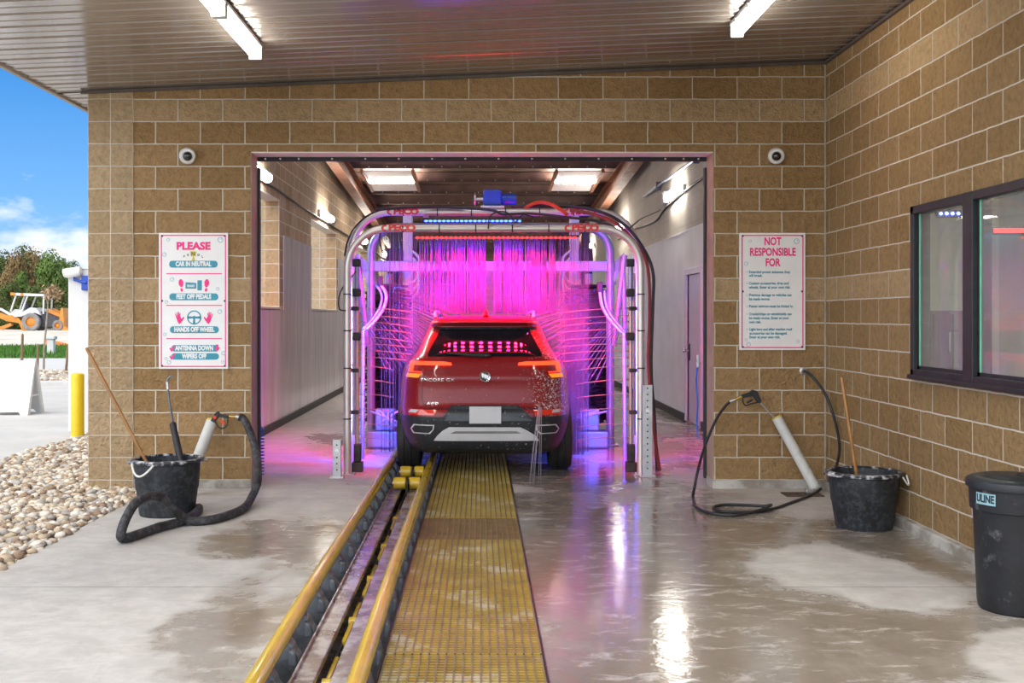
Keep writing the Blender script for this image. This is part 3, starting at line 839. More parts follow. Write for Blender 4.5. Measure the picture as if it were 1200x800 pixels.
def wall_light(lab, x, y, z, sgn, group):
    t = thing('wall_light', lab, 'light', (x, y, z), group)
    m = MB(); m.box(min(x, x + sgn * .05), max(x, x + sgn * .05), y - .62, y + .62, z - .065, z + .065, .01); m.build('housing', M_lampbody, t)
    m = MB(); xx = x + sgn * .075; m.tube([(xx, y - .6, z), (xx, y - .57, z), (xx, y + .57, z), (xx, y + .6, z)], [.045, .062, .062, .045], 14); m.build('diffuser', M_tube2, t, smooth=True)
names = ['first', 'second', 'third', 'fourth']
for k in range(4):
    wall_light('%s wall light from the entrance above the openings of the tan tunnel wall' % names[k], XL, 13.7 + 6.05 * k, 3.38, 1, 'strip lights on the tan tunnel wall')
for k in range(3):
    wall_light('%s wall light from the entrance on the pale tunnel wall above the lavender door' % names[k], XR, 16.8 + 6.4 * k, 3.47 + .0 * k, -1, 'strip lights on the pale tunnel wall')
# ceiling lights between the purlins: pale reflector panels with one bright tube
M_refp = mk('reflector_panel', (.80, .72, .72), .5, var=.04)
for (a_, b_), lab in (((-2.35, -1.38), 'square ceiling light with pale reflector on the tan wall side of the tunnel roof'), ((1.55, 2.42), 'square ceiling light with pale reflector on the pale wall side of the tunnel roof')):
    y0_, y1_ = 21.7, 24.0; z0_, z1_ = roof_z(y0_) - .25, roof_z(y1_) - .25; xm = (a_ + b_) / 2; ym = 22.85; zm = (z0_ + z1_) / 2
    t = thing('ceiling_light', lab, 'light', (xm, ym, zm), 'square ceiling lights under the tunnel roof')
    for ya_, yb2, za_, zb2 in ((y0_, ym - .12, z0_, zm + .02), (ym + .12, y1_, zm + .02, z1_)):
        m = MB(); m.add([(a_, ya_, za_), (b_, ya_, za_), (b_, yb2, zb2), (a_, yb2, zb2), (a_, ya_, za_ + .02), (b_, ya_, za_ + .02), (b_, yb2, zb2 + .02), (a_, yb2, zb2 + .02)], [(0, 1, 2, 3), (7, 6, 5, 4), (0, 4, 5, 1), (1, 5, 6, 2), (2, 6, 7, 3), (3, 7, 4, 0)]); m.build('reflector', M_refp, t)
    m = MB()
    for x_ in (a_ - .03, b_ + .03): m.add([(x_ - .03, y0_, z0_ - .03), (x_ + .03, y0_, z0_ - .03), (x_ + .03, y1_, z1_ - .03), (x_ - .03, y1_, z1_ - .03), (x_ - .03, y0_, z0_ + .05), (x_ + .03, y0_, z0_ + .05), (x_ + .03, y1_, z1_ + .05), (x_ - .03, y1_, z1_ + .05)], [(0, 1, 2, 3), (7, 6, 5, 4), (0, 4, 5, 1), (1, 5, 6, 2), (2, 6, 7, 3), (3, 7, 4, 0)])
    m.build('frame', M_steelbrown, t)
    m = MB(); m.box(a_ + .02, b_ - .02, ym - .12, ym + .12, zm - .03, zm + .03, .02); m.build('diffuser', M_tube2, t)
    for k in range(3):
        x_ = a_ + (b_ - a_) * (k + .5) / 3; m = MB(); m.box(x_ - .02, x_ + .02, ym - .13, ym + .13, zm - .04, zm + .03, .004); m.build('clip', M_steel, t)
# conduits
M_cond = mk('conduit_grey', (.35, .42, .55), .4, .6, var=.15)
m = MB(); pts = [P(831, 187, 14.2), P(800, 208, 16.0), P(770, 229, 18.5), P(757, 238, 19.8)]
pts = [Vector((XR - .05, 14.2, 3.78)), Vector((XR - .05, 17.0, 3.80)), Vector((XR - .05, 20., 3.74))]
t = thing('conduit_pipe', 'blue grey conduit pipe clamped to the pale tunnel wall above its nearest light', 'pipe', (XR, 15., 3.76))
m.tube([Vector((XR - .05, FY + .4, 3.77)), Vector((XR - .05, 20., 3.77))], .022, 10); m.build('pipe', M_cond, t, smooth=True)
for y in (15.2, 18.4):
    m = MB(); m.box(XR - .09, XR, y - .03, y + .03, 3.70, 3.84, .008); m.build('clamp', mk('clamp_dark', (.10, .10, .12), .5, .3), t)
M_cable = mk('cable_black', (.018, .018, .02), .45, var=.3, scale=30)
m = MB(); m.tube(spline([(XR - .02, FY + .4, 3.42), (XR - .02, 14.5, 3.46), (XR - .02, 17.6, 3.36), (XR - .02, 19.0, 3.22), (XR - .02, 22, 3.30), (XR - .02, 24, 3.25)], 8), .016, 8)
tag(m.build('cable', M_cable, origin=(XR - .02, 15, 3.4), smooth=True), 'black power cable sagging along the pale tunnel wall past its light', 'cable')
m = MB(); m.tube(spline([(XL + .02, FY + .4, 3.20), (XL + .02, 14.5, 3.33), (XL + .02, 18., 3.30), (XL + .02, 22, 3.30), (XL + .02, 36, 3.28)], 8), .016, 8)
tag(m.build('cable', M_cable, origin=(XL + .02, 15, 3.3), smooth=True), 'black power cable along the tan tunnel wall under its lights', 'cable')
t = thing('junction_box', 'grey junction box beside the nearest light on the pale tunnel wall', 'junction box', (XR, 17.75, 3.5))
m = MB(); m.box(XR - .08, XR, 17.65, 17.85, 3.40, 3.60, .01); m.build('box', M_lampbody, t)
m = MB(); m.box(XR - .088, XR - .08, 17.66, 17.84, 3.41, 3.59, .003); m.build('cover', M_steel, t)

# ================================================================ buckets
M_bucket = mk('black_plastic_worn', (.016, .018, .021), .55, var=.3, scale=5, bmp=.35, bscale=14, dirt=(.040, .045, .053), dirt_amt=.5, dirt_scale=26)
M_bucketrim = mk('bucket_rim', (.022, .024, .028), .35, var=.3, scale=9, dirt=(.55, .56, .58), dirt_amt=.45, dirt_scale=16, bmp=.3)
M_soapw = mk('soapy_water', (.06, .065, .07), .08, var=.3)
M_rope = mk('white_rope', (.72, .71, .66), .7, var=.15, scale=60, bmp=.4, bscale=120)
def bucket(lab, c, rb, rt, h, ropes, water):
    t = thing('bucket', lab, 'bucket', c, 'black plastic buckets')
    m = MB()
    m.lathe([(.0, .012), (rb * .86, .0), (rb * .97, .0), (rb, .02), (rb + (rt - rb) * .45, h * .45), (rb + (rt - rb) * .45 + .006, h * .47), (rb + (rt - rb) * .82, h * .86), (rt * .965, h * .97), (rt * .94, h * .97), (rb * .96, .04), (0, .03)], c, 48)
    m.build('body', M_bucket, t, smooth=True)
    m = MB(); m.lathe([(rt * .93, h * .985), (rt * .97, h), (rt * 1.055, h * .992), (rt * 1.075, h * .965), (rt * 1.055, h * .935), (rt * .985, h * .925), (rt * .95, h * .93), (rt * .93, h * .985)], c, 48)
    m.build('rim', M_bucketrim, t, smooth=True)
    m = MB(); m.lathe([(0, h * water), (rb + (rt - rb) * water - .012, h * water)], c, 40); m.build('water', M_soapw, t)
    for a, sp, drop, thick in ropes:
        m = MB(); pts = []
        for k in range(9):
            f_ = k / 8; aa = a + (f_ - .5) * sp; rr = rt * 1.075 + .012 + .02 * math.sin(PI * f_)
            pts.append((c[0] + rr * math.cos(aa), c[1] + rr * math.sin(aa), h * .945 - drop * math.sin(PI * f_)))
        m.tube(spline(pts, 4), thick, 8); m.build('rope_handle', M_rope, t, smooth=True)
    for a in (0 + .35, PI + .35):
        m = MB()
        Mx = Matrix.Translation(Vector(c)) @ Matrix.Rotation(a, 4, 'Z')
        m.box(rt * 1.0, rt * 1.14, -.09, .09, h * .93, h * .965, .01, M=Mx); m.build('handle_lug', M_bucketrim, t)
bl = Vector((-2.445, 8.60, 0)); br_ = Vector((2.855, 8.06, 0))
bl.x = (196 - CX) * 8.6 / FPX; br_.x = (1012.5 - CX) * 8.06 / FPX
bucket('black plastic bucket with white rope handle by the PLEASE sign, a brush standing in it', bl, .215, .262, .445, [(-PI / 2 - .45, .75, .085, .008)], .5)
bucket('black plastic bucket near the right brick wall, one wooden pole in it', br_, .205, .262, .42, [(-PI / 2 + 1.0, .42, .06, .006)], .5)

# poles and brush in the buckets
M_wood = mk('varnished_wood', (.32, .145, .035), .4, var=.25, scale=6, coat=.4)
def pole(lab, a, b_, r=.0135):
    t = thing('wooden_pole', lab, 'pole', b_, 'wooden poles in the buckets')
    a, b_ = Vector(a), Vector(b_); d_ = (a - b_).normalized()
    m = MB(); m.tube([b_, b_ + d_ * .05, a - d_ * .02, a - d_ * .004, a], [r, r, r, r * .8, r * .3], 12); m.build('shaft', M_wood, t, smooth=True)
    m = MB(); m.tube([b_ - d_ * .0, b_ + d_ * .10], [.024, .018], 12); m.build('ferrule', M_black, t, smooth=True)
ptop = P(101, 407, 8.62); pl2 = P(172, 542, 8.62); e = pl2 + (pl2 - ptop) * .30
pole('long tan wooden pole leaning out of the rope handled bucket past the wall edge', ptop, (e.x, e.y, max(e.z, .06)))
ptop = P(986, 441, 8.10); pl2 = P(1003, 551, 8.08); e = pl2 + (pl2 - ptop) * .42
pole('short brown wooden pole standing in the bucket by the right wall', ptop, (e.x, e.y, max(e.z, .06)))
t = thing('foam_wand', 'thin hooked metal wand with black foam grip standing against the wall in the bucket', 'wand', P(216, 575, 8.75))
def C4(x, y, D): return P(90 + x / 3.637, 430 + y / 3.637, D)
m = MB(); m.tube(spline([C4(408, 42, 8.85), C4(396, 42, 8.85), C4(386, 58, 8.85), C4(388, 90, 8.85), C4(395, 150, 8.85), C4(404, 200, 8.85), C4(408, 240, 8.85)], 6), .0085, 10); m.build('tube', mk('wand_metal', (.16, .20, .22), .35, .7, var=.3), t, smooth=True)
m = MB(); m.tube([C4(405, 235, 8.85), C4(408, 240, 8.85), C4(437, 372, 8.80), C4(455, 450, 8.76), C4(470, 500, 8.72)], [.016, .027, .029, .029, .02], 14); m.build('grip', M_black, t, smooth=True)
m = MB(); m.cyl(C4(386, 62, 8.85), C4(389, 95, 8.85), .013, 10); m.build('collar', M_chrome, t, smooth=True)

# ================================================================ pvc holders, spray guns and hoses
M_pvc = mk('white_pvc', (.56, .56, .53), .45, var=.1, scale=4, dirt=(.40, .38, .34), dirt_amt=.4)
M_gun = mk('gun_plastic', (.02, .02, .022), .45, var=.2)
M_brass = mk('brass', (.55, .38, .10), .3, .9, var=.1)
M_red = mk('red_plastic', (.75, .06, .02), .4, var=.1)
def holder(lab, a, b_, r):
    t = thing('lance_holder', lab, 'pipe', b_, 'leaning pvc lance pipes')
    a, b_ = Vector(a), Vector(b_); d_ = (a - b_).normalized()
    m = MB(); m.tube([b_, a], r, 20, caps=False); m.tube([a, b_], r * .86, 20, caps=False)
    m.build('pipe', M_pvc, t, smooth=True)
    m = MB(); m.tube([a - d_ * .004, a + d_ * .012], [r * 1.03, r * 1.03], 20); m.build('rim_tape', mk('yellow_tape', (.55, .42, .06), .5, var=.2), t, smooth=True)
def C6(x, y, D): return P(800 + x / 3.636, 420 + y / 3.636, D)
holder('leaning white pvc pipe against the wall below the NOT RESPONSIBLE sign', C6(401, 252, FY - .10), Vector((C6(565, 540, 9.62).x, 9.62, .045)), .046)
holder('leaning white pvc pipe behind the rope handled bucket', C4(575, 232, FY - .10), Vector((C4(470, 430, 9.5).x, 9.45, .05)), .05)
t = thing('mounting_plate', 'rusty flat floor bracket at the foot of the leaning pvc pipe', 'bracket', C6(520, 555, 9.6))
m = MB(); p0 = C6(520, 553, 9.55); m.box(p0.x - .20, p0.x + .13, 9.40, 9.60, 0, .012, .004); m.build('plate', mk('rust_plate', (.10, .07, .05), .7, .3, var=.4, scale=20), t)
m = MB(); m.box(p0.x - .0, p0.x + .06, 9.50, 9.58, .012, .05, .008); m.build('bolt', M_steel, t)

def spray_gun(lab, conv, D, spec):
    t = thing('spray_gun', lab, 'spray gun', conv(*spec['c'], D), 'spray guns by the front wall')
    def pr(poly, h, name, mat_):
        m = MB(); pts = [conv(x, y, D) for x, y in poly]
        m.prism([(p.x, p.z) for p in pts], 1, D - h, D + h); 
        ob = m.build(name, mat_, t)
        bv = ob.modifiers.new('bevel', 'BEVEL'); bv.width = .004; bv.segments = 2
    pr(spec['head'], .022, 'head', M_gun); pr(spec['grip'], .016, 'grip', M_gun)
    m = MB(); m.tube(spline([conv(x, y, D) for x, y in spec['guard']], 5), .006, 8); m.build('trigger_guard', M_gun, t, smooth=True)
    pr(spec['trigger'], .008, 'trigger', spec.get('tm', M_gun))
    m = MB(); m.tube([conv(*p, D) for p in spec['inlet']], [.011, .015, .011][:len(spec['inlet'])] if len(spec['inlet']) == 3 else .012, 12); m.build('inlet', M_brass, t, smooth=True)
    if 'lance' in spec:
        m = MB(); m.tube([conv(*spec['lance'][0], D), conv(*spec['lance'][1], D)], .008, 10); m.build('lance', M_steel, t, smooth=True)
    if 'dot' in spec:
        m = MB(); p_ = conv(*spec['dot'], D - .022); m.lathe([(.0, -.006), (.014, -.005), (.016, .002)], p_, 14, axis=1); m.build('red_badge', M_red, t)
spray_gun('black spray gun with brass inlet above the leaning pipe under the NOT RESPONSIBLE sign', C6, FY - .13,
          dict(c=(300, 165), head=[(288, 138), (300, 133), (318, 140), (334, 178), (330, 190), (316, 186)], grip=[(248, 155), (292, 140), (318, 166), (316, 184), (300, 160), (256, 168)],
               guard=[(256, 166), (258, 186), (268, 200), (292, 192), (326, 186)], trigger=[(270, 186), (290, 172), (304, 172), (296, 180), (276, 192)], inlet=[(218, 176), (232, 171), (254, 162)], lance=[(328, 184), (420, 285)]))
spray_gun('black spray gun with red badge tilted on the pvc pipe behind the bucket', C4, FY - .13,
          dict(c=(610, 215), head=[(590, 196), (602, 188), (610, 196), (606, 210), (588, 236), (572, 228)], grip=[(604, 198), (646, 204), (652, 212), (644, 218), (606, 212)],
               guard=[(644, 214), (642, 240), (630, 258), (612, 260), (596, 244), (590, 232)], trigger=[(612, 222), (630, 234), (632, 244), (626, 244), (608, 230)], tm=M_red, inlet=[(688, 212), (668, 212), (648, 209)], dot=(588, 214), lance=[(582, 230), (540, 290)]))
M_hose = mk('rubber_hose', (.020, .020, .022), .45, var=.3, scale=25, bmp=.1)
M_sleeve = mk('foam_sleeve', (.028, .028, .030), .62, var=.35, scale=14, bmp=.5, bscale=60, dirt=(.07, .07, .075), dirt_amt=.5, dirt_scale=22)
t = thing('pressure_hose', 'thin black hose from the right wall outlet lying in a loop on the floor', 'hose', F(880, 598))
g9 = FY - .13
zr = .013
def G6(x, y): return F(800 + x / 3.636, 420 + y / 3.636, zr)
pts = [C6(515, 55, FY - .02), C6(524, 56, FY - .09), C6(560, 84, FY - .16), C6(612, 160, 9.62), C6(650, 270, 9.5), C6(668, 370, 9.3), C6(660, 440, 9.15), C6(640, 492, 9.05), G6(612, 530), G6(560, 575), G6(440, 622), G6(385, 640), G6(330, 651), G6(240, 654), G6(160, 650), G6(132, 634), G6(175, 623), G6(270, 624), G6(350, 628), G6(376, 634) + Vector((0, 0, .02)), G6(330, 656) + Vector((0, 0, .02)), G6(220, 667), G6(110, 656), G6(60, 632), G6(44, 600) + Vector((0, 0, .02)), C6(52, 540, 9.15), C6(64, 480, 9.4), C6(92, 380, 9.6), C6(140, 265, 9.7), C6(180, 205, g9), C6(206, 181, g9), C6(220, 176, g9)]
m = MB(); m.tube(spline(pts, 7), .0125, 10); m.build('hose', M_hose, t, smooth=True)
m = MB(); m.lathe([(0, -.02), (.016, -.02), (.02, -.012), (.034, -.008), (.036, 0)], C6(513, 53, FY), 18, axis=1); m.build('wall_fitting', M_steel, t, smooth=True)
m = MB(); m.tube([C6(200, 184, g9), C6(222, 175, g9)], .016, 10); m.build('coupling', M_steel, t, smooth=True)
t = thing('pressure_hose', 'thick black sleeved hose looping in front of the rope handled bucket', 'hose', F(225, 612))
zr = .036
def G4(x, y, z=.036): return F(90 + x / 3.637, 430 + y / 3.637, z)
pts = [C4(690, 212, g9), C4(712, 222, g9), C4(738, 275, 9.62), C4(762, 350, 9.45), C4(772, 420, 9.3), C4(770, 490, 9.15), C4(750, 545, 9.05), G4(715, 598), G4(640, 632), G4(560, 652), G4(490, 655), C4(440, 632, 8.05), C4(395, 585, 7.95), C4(350, 553, 7.9), C4(300, 552, 7.8), C4(250, 580, 7.65), C4(212, 640, 7.5), C4(190, 700, 7.38), G4(192, 728), G4(225, 724), G4(285, 704), G4(350, 682), G4(420, 664), G4(480, 640), G4(516, 612), G4(520, 598)]
m = MB(); m.tube(spline(pts, 7), .033, 14); m.build('sleeve', M_sleeve, t, smooth=True)
for i in (2, 5, 7, 13, 21):
    a = Vector(pts[i]); d_ = (Vector(pts[i + 1]) - Vector(pts[i - 1])).normalized() * .03
    m = MB(); m.tube([a - d_, a + d_], .0345, 14); m.build('tape_wrap', M_black, t, smooth=True)
m = MB(); m.tube([C4(678, 211, g9), C4(704, 217, g9)], .02, 12); m.build('coupling', M_steel, t, smooth=True)
# coiled blue air line
M_blueline = mk('blue_air_line', (.02, .10, .62), .35, var=.15)
t = thing('coiled_air_line', 'blue coiled air line hanging inside the opening on the PLEASE sign side', 'air line', (-1.99, FY + .34, .1))
c = Vector(((304 - CX) * (FY + .36) / FPX, FY + .36, 0))
m = MB(); pts = [Vector((c.x - .03, c.y, 1.05)), Vector((c.x + .0, c.y, .75)), Vector((c.x + .012, c.y, .52))]
pts = spline(pts, 5)
for k in range(150):
    a = k * .60; pts.append(Vector((c.x + .01 + .033 * math.cos(a), c.y + .033 * math.sin(a), .50 - k * .0029)))
m.tube(pts, .0065, 7); m.build('coil', M_blueline, t, smooth=True)
m = MB(); m.tube([(c.x - .032, c.y, 1.04), (c.x - .045, c.y, 1.13)], .012, 10); m.build('fitting', M_brass, t, smooth=True)
t = thing('coiled_air_line', 'blue air line hanging by the jamb next to the lavender door', 'air line', (2.03, FY + .34, .6))
m = MB(); m.tube(spline([(2.045, FY + .36, 1.14), (2.035, FY + .37, .95), (2.045, FY + .36, .75), (2.04, FY + .37, .55), (2.05, FY + .35, .42)], 5), .0075, 8); m.build('line', M_blueline, t, smooth=True)
m = MB(); m.box(2.03, 2.06, FY + .33, FY + .38, 1.08, 1.20, .006); m.cyl((2.02, FY + .34, 1.12), (2.075, FY + .34, 1.12), .008); m.build('hook', M_steel, t)

# ================================================================ trash can
M_can = mk('can_plastic', (.016, .018, .022), .42, var=.35, scale=4, bmp=.12, bscale=30)
M_canworn = mk('can_scuffs', (.012, .013, .016), .5, var=.3, scale=6, bmp=.2, bscale=30, dirt=(.09, .09, .09), dirt_amt=.12, dirt_scale=9)
c = Vector((2.862, 5.80, 0))
t = thing('trash_can', 'tall black lidded trash can beside the right brick wall', 'trash can', c)
m = MB(); m.lathe([(0, .01), (.180, 0), (.190, .008), (.196, .04), (.215, .50), (.218, .53), (.232, .535), (.238, .65), (.238, .665), (.22, .665), (.19, .05), (0, .04)], c, 56); m.build('body', M_canworn, t, smooth=True)
m = MB(); m.lathe([(.0, .712), (.150, .712), (.160, .706), (.172, .700), (.205, .706), (.232, .700), (.250, .690), (.255, .672), (.253, .652), (.242, .650), (.235, .66)], c, 56); m.build('lid', M_can, t, smooth=True)
m = MB(); m.box(c.x + .01, c.x + .13, c.y - .03, c.y + .03, .709, .722, .006); m.build('lid_handle', M_black, t)
m = MB()
a0, a1 = -PI * .96, -PI * .96 + .56; n = 10
a0 = math.radians(190); a1 = math.radians(219)
def canp(a, z, r=.2395): return Vector((c.x + r * math.cos(a), c.y + r * math.sin(a), z))
vs = []
for k in range(n + 1):
    a = a0 + (a1 - a0) * k / n; vs += [canp(a, .572), canp(a, .632), canp(a, .572, .2365), canp(a, .632, .2365)]
fs = []
for k in range(n):
    q = 4 * k; fs += [(q, q + 4, q + 5, q + 1), (q + 1, q + 5, q + 7, q + 3), (q + 2, q + 3, q + 7, q + 6), (q, q + 2, q + 6, q + 4)]
fs += [(0, 1, 3, 2), (4 * n, 4 * n + 2, 4 * n + 3, 4 * n + 1)]
m.add(vs, fs); m.build('label_plate', mk('can_label', (.26, .44, .50), .4, var=.06), t)
vs, fs = text_geo('ULINE', .056, .0016, .72)
m = MB(); am = (a0 + a1) / 2
m.add([canp(am + v[0] / .2395, .602 + v[1], .2402 + v[2]) for v in vs], fs); m.build('label_lettering', M_black, t)
# ================================================================ conveyor
M_yellow = mk('yellow_enamel', (.56, .37, .02), .26, var=.15, scale=3, bmp=.03, dirt=(.36, .24, .04), dirt_amt=.15, dirt_scale=5, coat=.5)
M_bracket = mk('cast_bracket', (.17, .185, .205), .40, .5, var=.35, scale=9, dirt=(.17, .18, .20), dirt_amt=.4, dirt_scale=20, bmp=.3)
M_track = mk('wet_track_steel', (.22, .165, .135), .24, .3, var=.35, scale=4, dirt=(.40, .36, .34), dirt_amt=.55, dirt_scale=6, bmp=.15, bscale=18)
M_pit = mk('pit_concrete', (.05, .045, .04), .3, var=.4)
M_chain = mk('chain_steel', (.05, .045, .04), .4, .6, var=.4)
RXL, RXR, RZ_, RR = -.905, -.497, .095, .040
t = thing('conveyor', 'car wash conveyor with two yellow guide rails sunk in the floor', 'conveyor', (-.70, 7.5, -.25))
for x in (RXL, RXR):
    m = MB(); m.tube([(x + .006 * math.sin(y * .7), y, RZ_ + .004 * math.sin(y * 1.3)) for y in [1.2 + .5 * i for i in range(62)]], RR, 16)
    m.build('guide_rail', M_yellow, t, smooth=True)
y = 3.2
while y < 13.5:
    for x, s in ((RXL, 1), (RXR, 1)):
        m = MB()
        prof = [(-.050, -.25), (-.050, .030), (-.034, .066), (.022, .062), (.042, .040), (.050, .010), (.078, -.018), (.082, -.07), (.05, -.09), (.05, -.25)] if s > 0 else []
        if x == RXR: prof = [(px_ * .62 + .008, pz) for px_, pz in prof]
        m.prism([(x + a, b_) for a, b_ in prof], 1, y, y + .10)
        m.prism([(x + a * 1.0, b_) for a, b_ in ((.030, -.04), (.030, .045), (.060, .028), (.072, -.04))] if x == RXL else [(x + a, b_) for a, b_ in ((.022, -.04), (.022, .045), (.046, .030), (.054, -.04))], 1, y - .05, y + .0)
        ob = m.build('rail_bracket', M_bracket, t)
        bv = ob.modifiers.new('bevel', 'BEVEL'); bv.width = .012; bv.segments = 2
    y += .45
for a, b_, sl in ((-.815, -.715, 0), (-.648, -.552, 0)):
    m = MB(); m.box(a, b_, 1.2, 32, -.035, -.005, .006)
    if a < -.7: m.box(a, a + .012, 1.2, 32, -.2, .012, .003)
    else: m.box(b_ - .012, b_, 1.2, 32, -.2, .012, .003)
    m.build('track_plate', M_track, t)
m = MB(); m.box(-.80, -.56, 1.2, 32, -.2, -.17); m.build('drip_pan', M_track, t)
m = MB()
yy = 2.0
while yy < 14:
    m.box(-.70, -.688, yy, yy + .10, -.115, -.075, .004); m.box(-.674, -.662, yy, yy + .10, -.115, -.075, .004); m.cyl((-.71, yy + .10, -.095), (-.652, yy + .10, -.095), .012, 8); yy += .108
m.build('chain', M_chain, t)
for d_ in (2.98, 3.9, 4.83, 5.82, 6.75, 7.7, 8.75):
    m = MB(); m.cyl((-.703, d_, -.085), (-.658, d_, -.085), .036, 16); m.box(-.695, -.672, d_ - .38, d_ + .36, -.110, -.062, .006); m.build('return_roller', M_yellow, t, smooth=True)
for lab, D, xs, r in (('nearer pair of yellow pusher rollers in the conveyor track behind the car', 9.78, ((-.782, -.668), (-.640, -.540)), .055), ('pair of yellow pusher rollers touching the left rear tyre of the car', 10.50, ((-.772, -.664), (-.636, -.545)), .055)):
    t = thing('pusher_roller', lab, 'roller', (-.66, D, 0), 'yellow pusher rollers behind the car')
    for a, b_ in xs:
        m = MB(); m.tube([(a, D, .062), (a + .008, D, .062), (b_ - .008, D, .062), (b_, D, .062)], [r * .85, r, r, r * .85], 24); m.build('roller', M_yellow, t, smooth=True)
    m = MB(); m.cyl((xs[0][0] - .01, D, .062), (xs[1][1] + .01, D, .062), .016, 12); m.build('axle', M_steel, t, smooth=True)
    m = MB(); m.box(-.664, -.644, D - .16, D + .10, -.09, .10, .01); m.build('dog_plate', M_chain, t)

# ================================================================ floor gratings
def grate_mat():
    m, nt, b = _new('yellow_grating')
    c = mixc(nt, ramp(nt, noise(nt, 3.5, 6, .6), [(.35, 0), (.65, 1)]), (.30, .20, .035), (.46, .33, .06))
    c = mixc(nt, ramp(nt, noise(nt, 2.2, 6, .65), [(.55, 0), (.68, .7)]), c, (.20, .14, .05))
    c = mixc(nt, ramp(nt, noise(nt, 1.7, 8, .7), [(.52, 0), (.60, .8)]), c, (.56, .51, .40))  # pale scum, spread wider to paint in white reflections of the water film
    nt.links.new(c, b.inputs['Base Color']); b.inputs['Roughness'].default_value = .3; b.inputs['Coat Weight'].default_value = .4; b.inputs['Coat Roughness'].default_value = .12
    return m
M_grate = grate_mat()
M_grated = mk('dark_grating', (.20, .12, .045), .35, var=.3, scale=6)
M_gratelong = mk('grating_rib_worn', (.20, .145, .075), .35, var=.25, scale=10)
gx0, gx1 = -.437, .283
edges = [2.4, 5.0, 7.58, 8.41, 9.55, 12.0, 14.4, 16.8]
glab = ['yellow floor grating nearest the open end, cut by the bottom of the frame', 'long yellow floor grating in front of the short dark one', 'short darker yellow floor grating halfway to the car', 'yellow floor grating between the short one and the car bumper', 'yellow floor grating under the rear bumper of the car', 'yellow floor grating under the middle of the car', 'yellow floor grating under the front of the car']
for i in range(7):
    ya, yb_ = edges[i] + .006, edges[i + 1] - .006
    t = thing('floor_grating', glab[i], 'grating', (-.077, ya, 0), 'yellow floor gratings in a row')
    dz = (0, .004, -.002, .003, 0, 0, 0)[i]
    m = MB(); n = 19
    for k in range(n):
        x = gx0 + (gx1 - gx0 - .008) * k / (n - 1); m.box(x, x + .008, ya, yb_, -.034, .006 + dz)
    m.build('bearing_bars', M_gratelong, t)
    m = MB(); n = int((yb_ - ya) / .036)
    for k in range(n + 1):
        y = ya + (yb_ - ya - .015) * k / n; m.box(gx0, gx1, y, y + .015, -.030, .003 + dz)
    m.build('cross_bars', M_grated if i == 2 else M_grate, t)
m = MB(); m.box(-.46, .293, 1.2, 32, -.11, -.055); struct(m.build('drain_tray', mk('tray_wet', (.30, .22, .08), .10, .0, var=.4, scale=3)))
m = MB(); m.box(gx1 + .003, gx1 + .012, 1.2, 32, -.1, .004); m.box(gx0 - .014, gx0 - .004, 1.2, 32, -.1, .004); struct(m.build('trim_11', mk('grate_angle', (.10, .09, .08), .3, .7, var=.3)))

# ================================================================ spray arches
M_stain = mk('stainless_tube', (.66, .62, .58), .36, .6, var=.08, scale=6, bmp=.04)
M_logo = mk('logo_red', (.70, .03, .03), .4, var=.05)
M_led_r = emit('led_red', (1., .012, .012), 8., base=(.3, .01, .01))
M_led_b = emit('led_blue', (.02, .06, 1.), 14., base=(.02, .02, .3))
M_frame = mk('blue_grey_frame', (.34, .36, .52), .38, .5, var=.15, scale=5)
M_tie = M_black
def arch_pts(xl, xr, zt, y, rad, z0=0.0):
    pts = [Vector((xl, y, z0)), Vector((xl, y, (z0 + zt - rad) / 2)), Vector((xl, y, zt - rad))]
    for k in range(1, 11): a = PI - k * PI / 20; pts.append(Vector((xl + rad + rad * math.cos(a), y, zt - rad + rad * math.sin(a))))
    for k in range(0, 11): a = PI / 2 - k * PI / 20; pts.append(Vector((xr - rad + rad * math.cos(a), y, zt - rad + rad * math.sin(a))))
    pts += [Vector((xr, y, (z0 + zt - rad) / 2)), Vector((xr, y, z0))]
    return pts
A1, A2, A3 = 10.75, 11.5, 13.2
def arch(name, lab, y, xl, xr, zt, rad, r, logos):
    t = thing(name, lab, 'arch', ((xl + xr) / 2, y, 0), 'stainless spray arches')
    m = MB(); m.tube(arch_pts(xl, xr, zt, y, rad), r, 16); m.build('arch_tube', M_stain, t, smooth=True)
    for x in (xl, xr):
        m = MB(); m.box(x - .08, x + .08, y - .08, y + .08, 0, .012, .004)
        for sx_ in (-.055, .055): m.cyl((x + sx_, y - .055, .012), (x + sx_, y - .055, .03), .012, 8)
        m.build('foot_plate', M_steel, t)
    ap = arch_pts(xl, xr, zt, y, rad)
    for x in [xl + .55 + i * .36 for i in range(int((xr - xl - .9) / .36) + 1)]:
        m = MB(); m.tube([(x - .006, y, zt), (x + .006, y, zt)], r * 1.08, 16); m.build('cable_tie', M_tie, t, smooth=True)
    for x in (xl, xr):
        for z in (.55, 1.05, 1.42, 1.78): 
            m = MB(); m.tube([(x, y, z - .006), (x, y, z + .006)], r * 1.08, 16); m.build('cable_tie', M_tie, t, smooth=True)
    for x in logos:
        m = MB()
        put_text(m, 'PECO', .086, (x + .02, y - r - .002, zt + .002), .0052, 1.25, spacing=.96)
        m.prism([(x - .135 + .05 * math.cos(a), zt + .036 * math.sin(a)) for a in [PI / 2 + PI * k / 8 for k in range(9)]] + [(x - .135 + .028 * math.cos(a), zt + .02 * math.sin(a)) for a in [3 * PI / 2 - PI * k / 8 for k in range(9)]], 1, y - r - .003, y - r * .6)
        m.build('logo_lettering', M_logo, t)
    return t
def wx(px, D): return (px - CX) * D / FPX
def wz(py, D): return H + (CY - py) * D / FPX
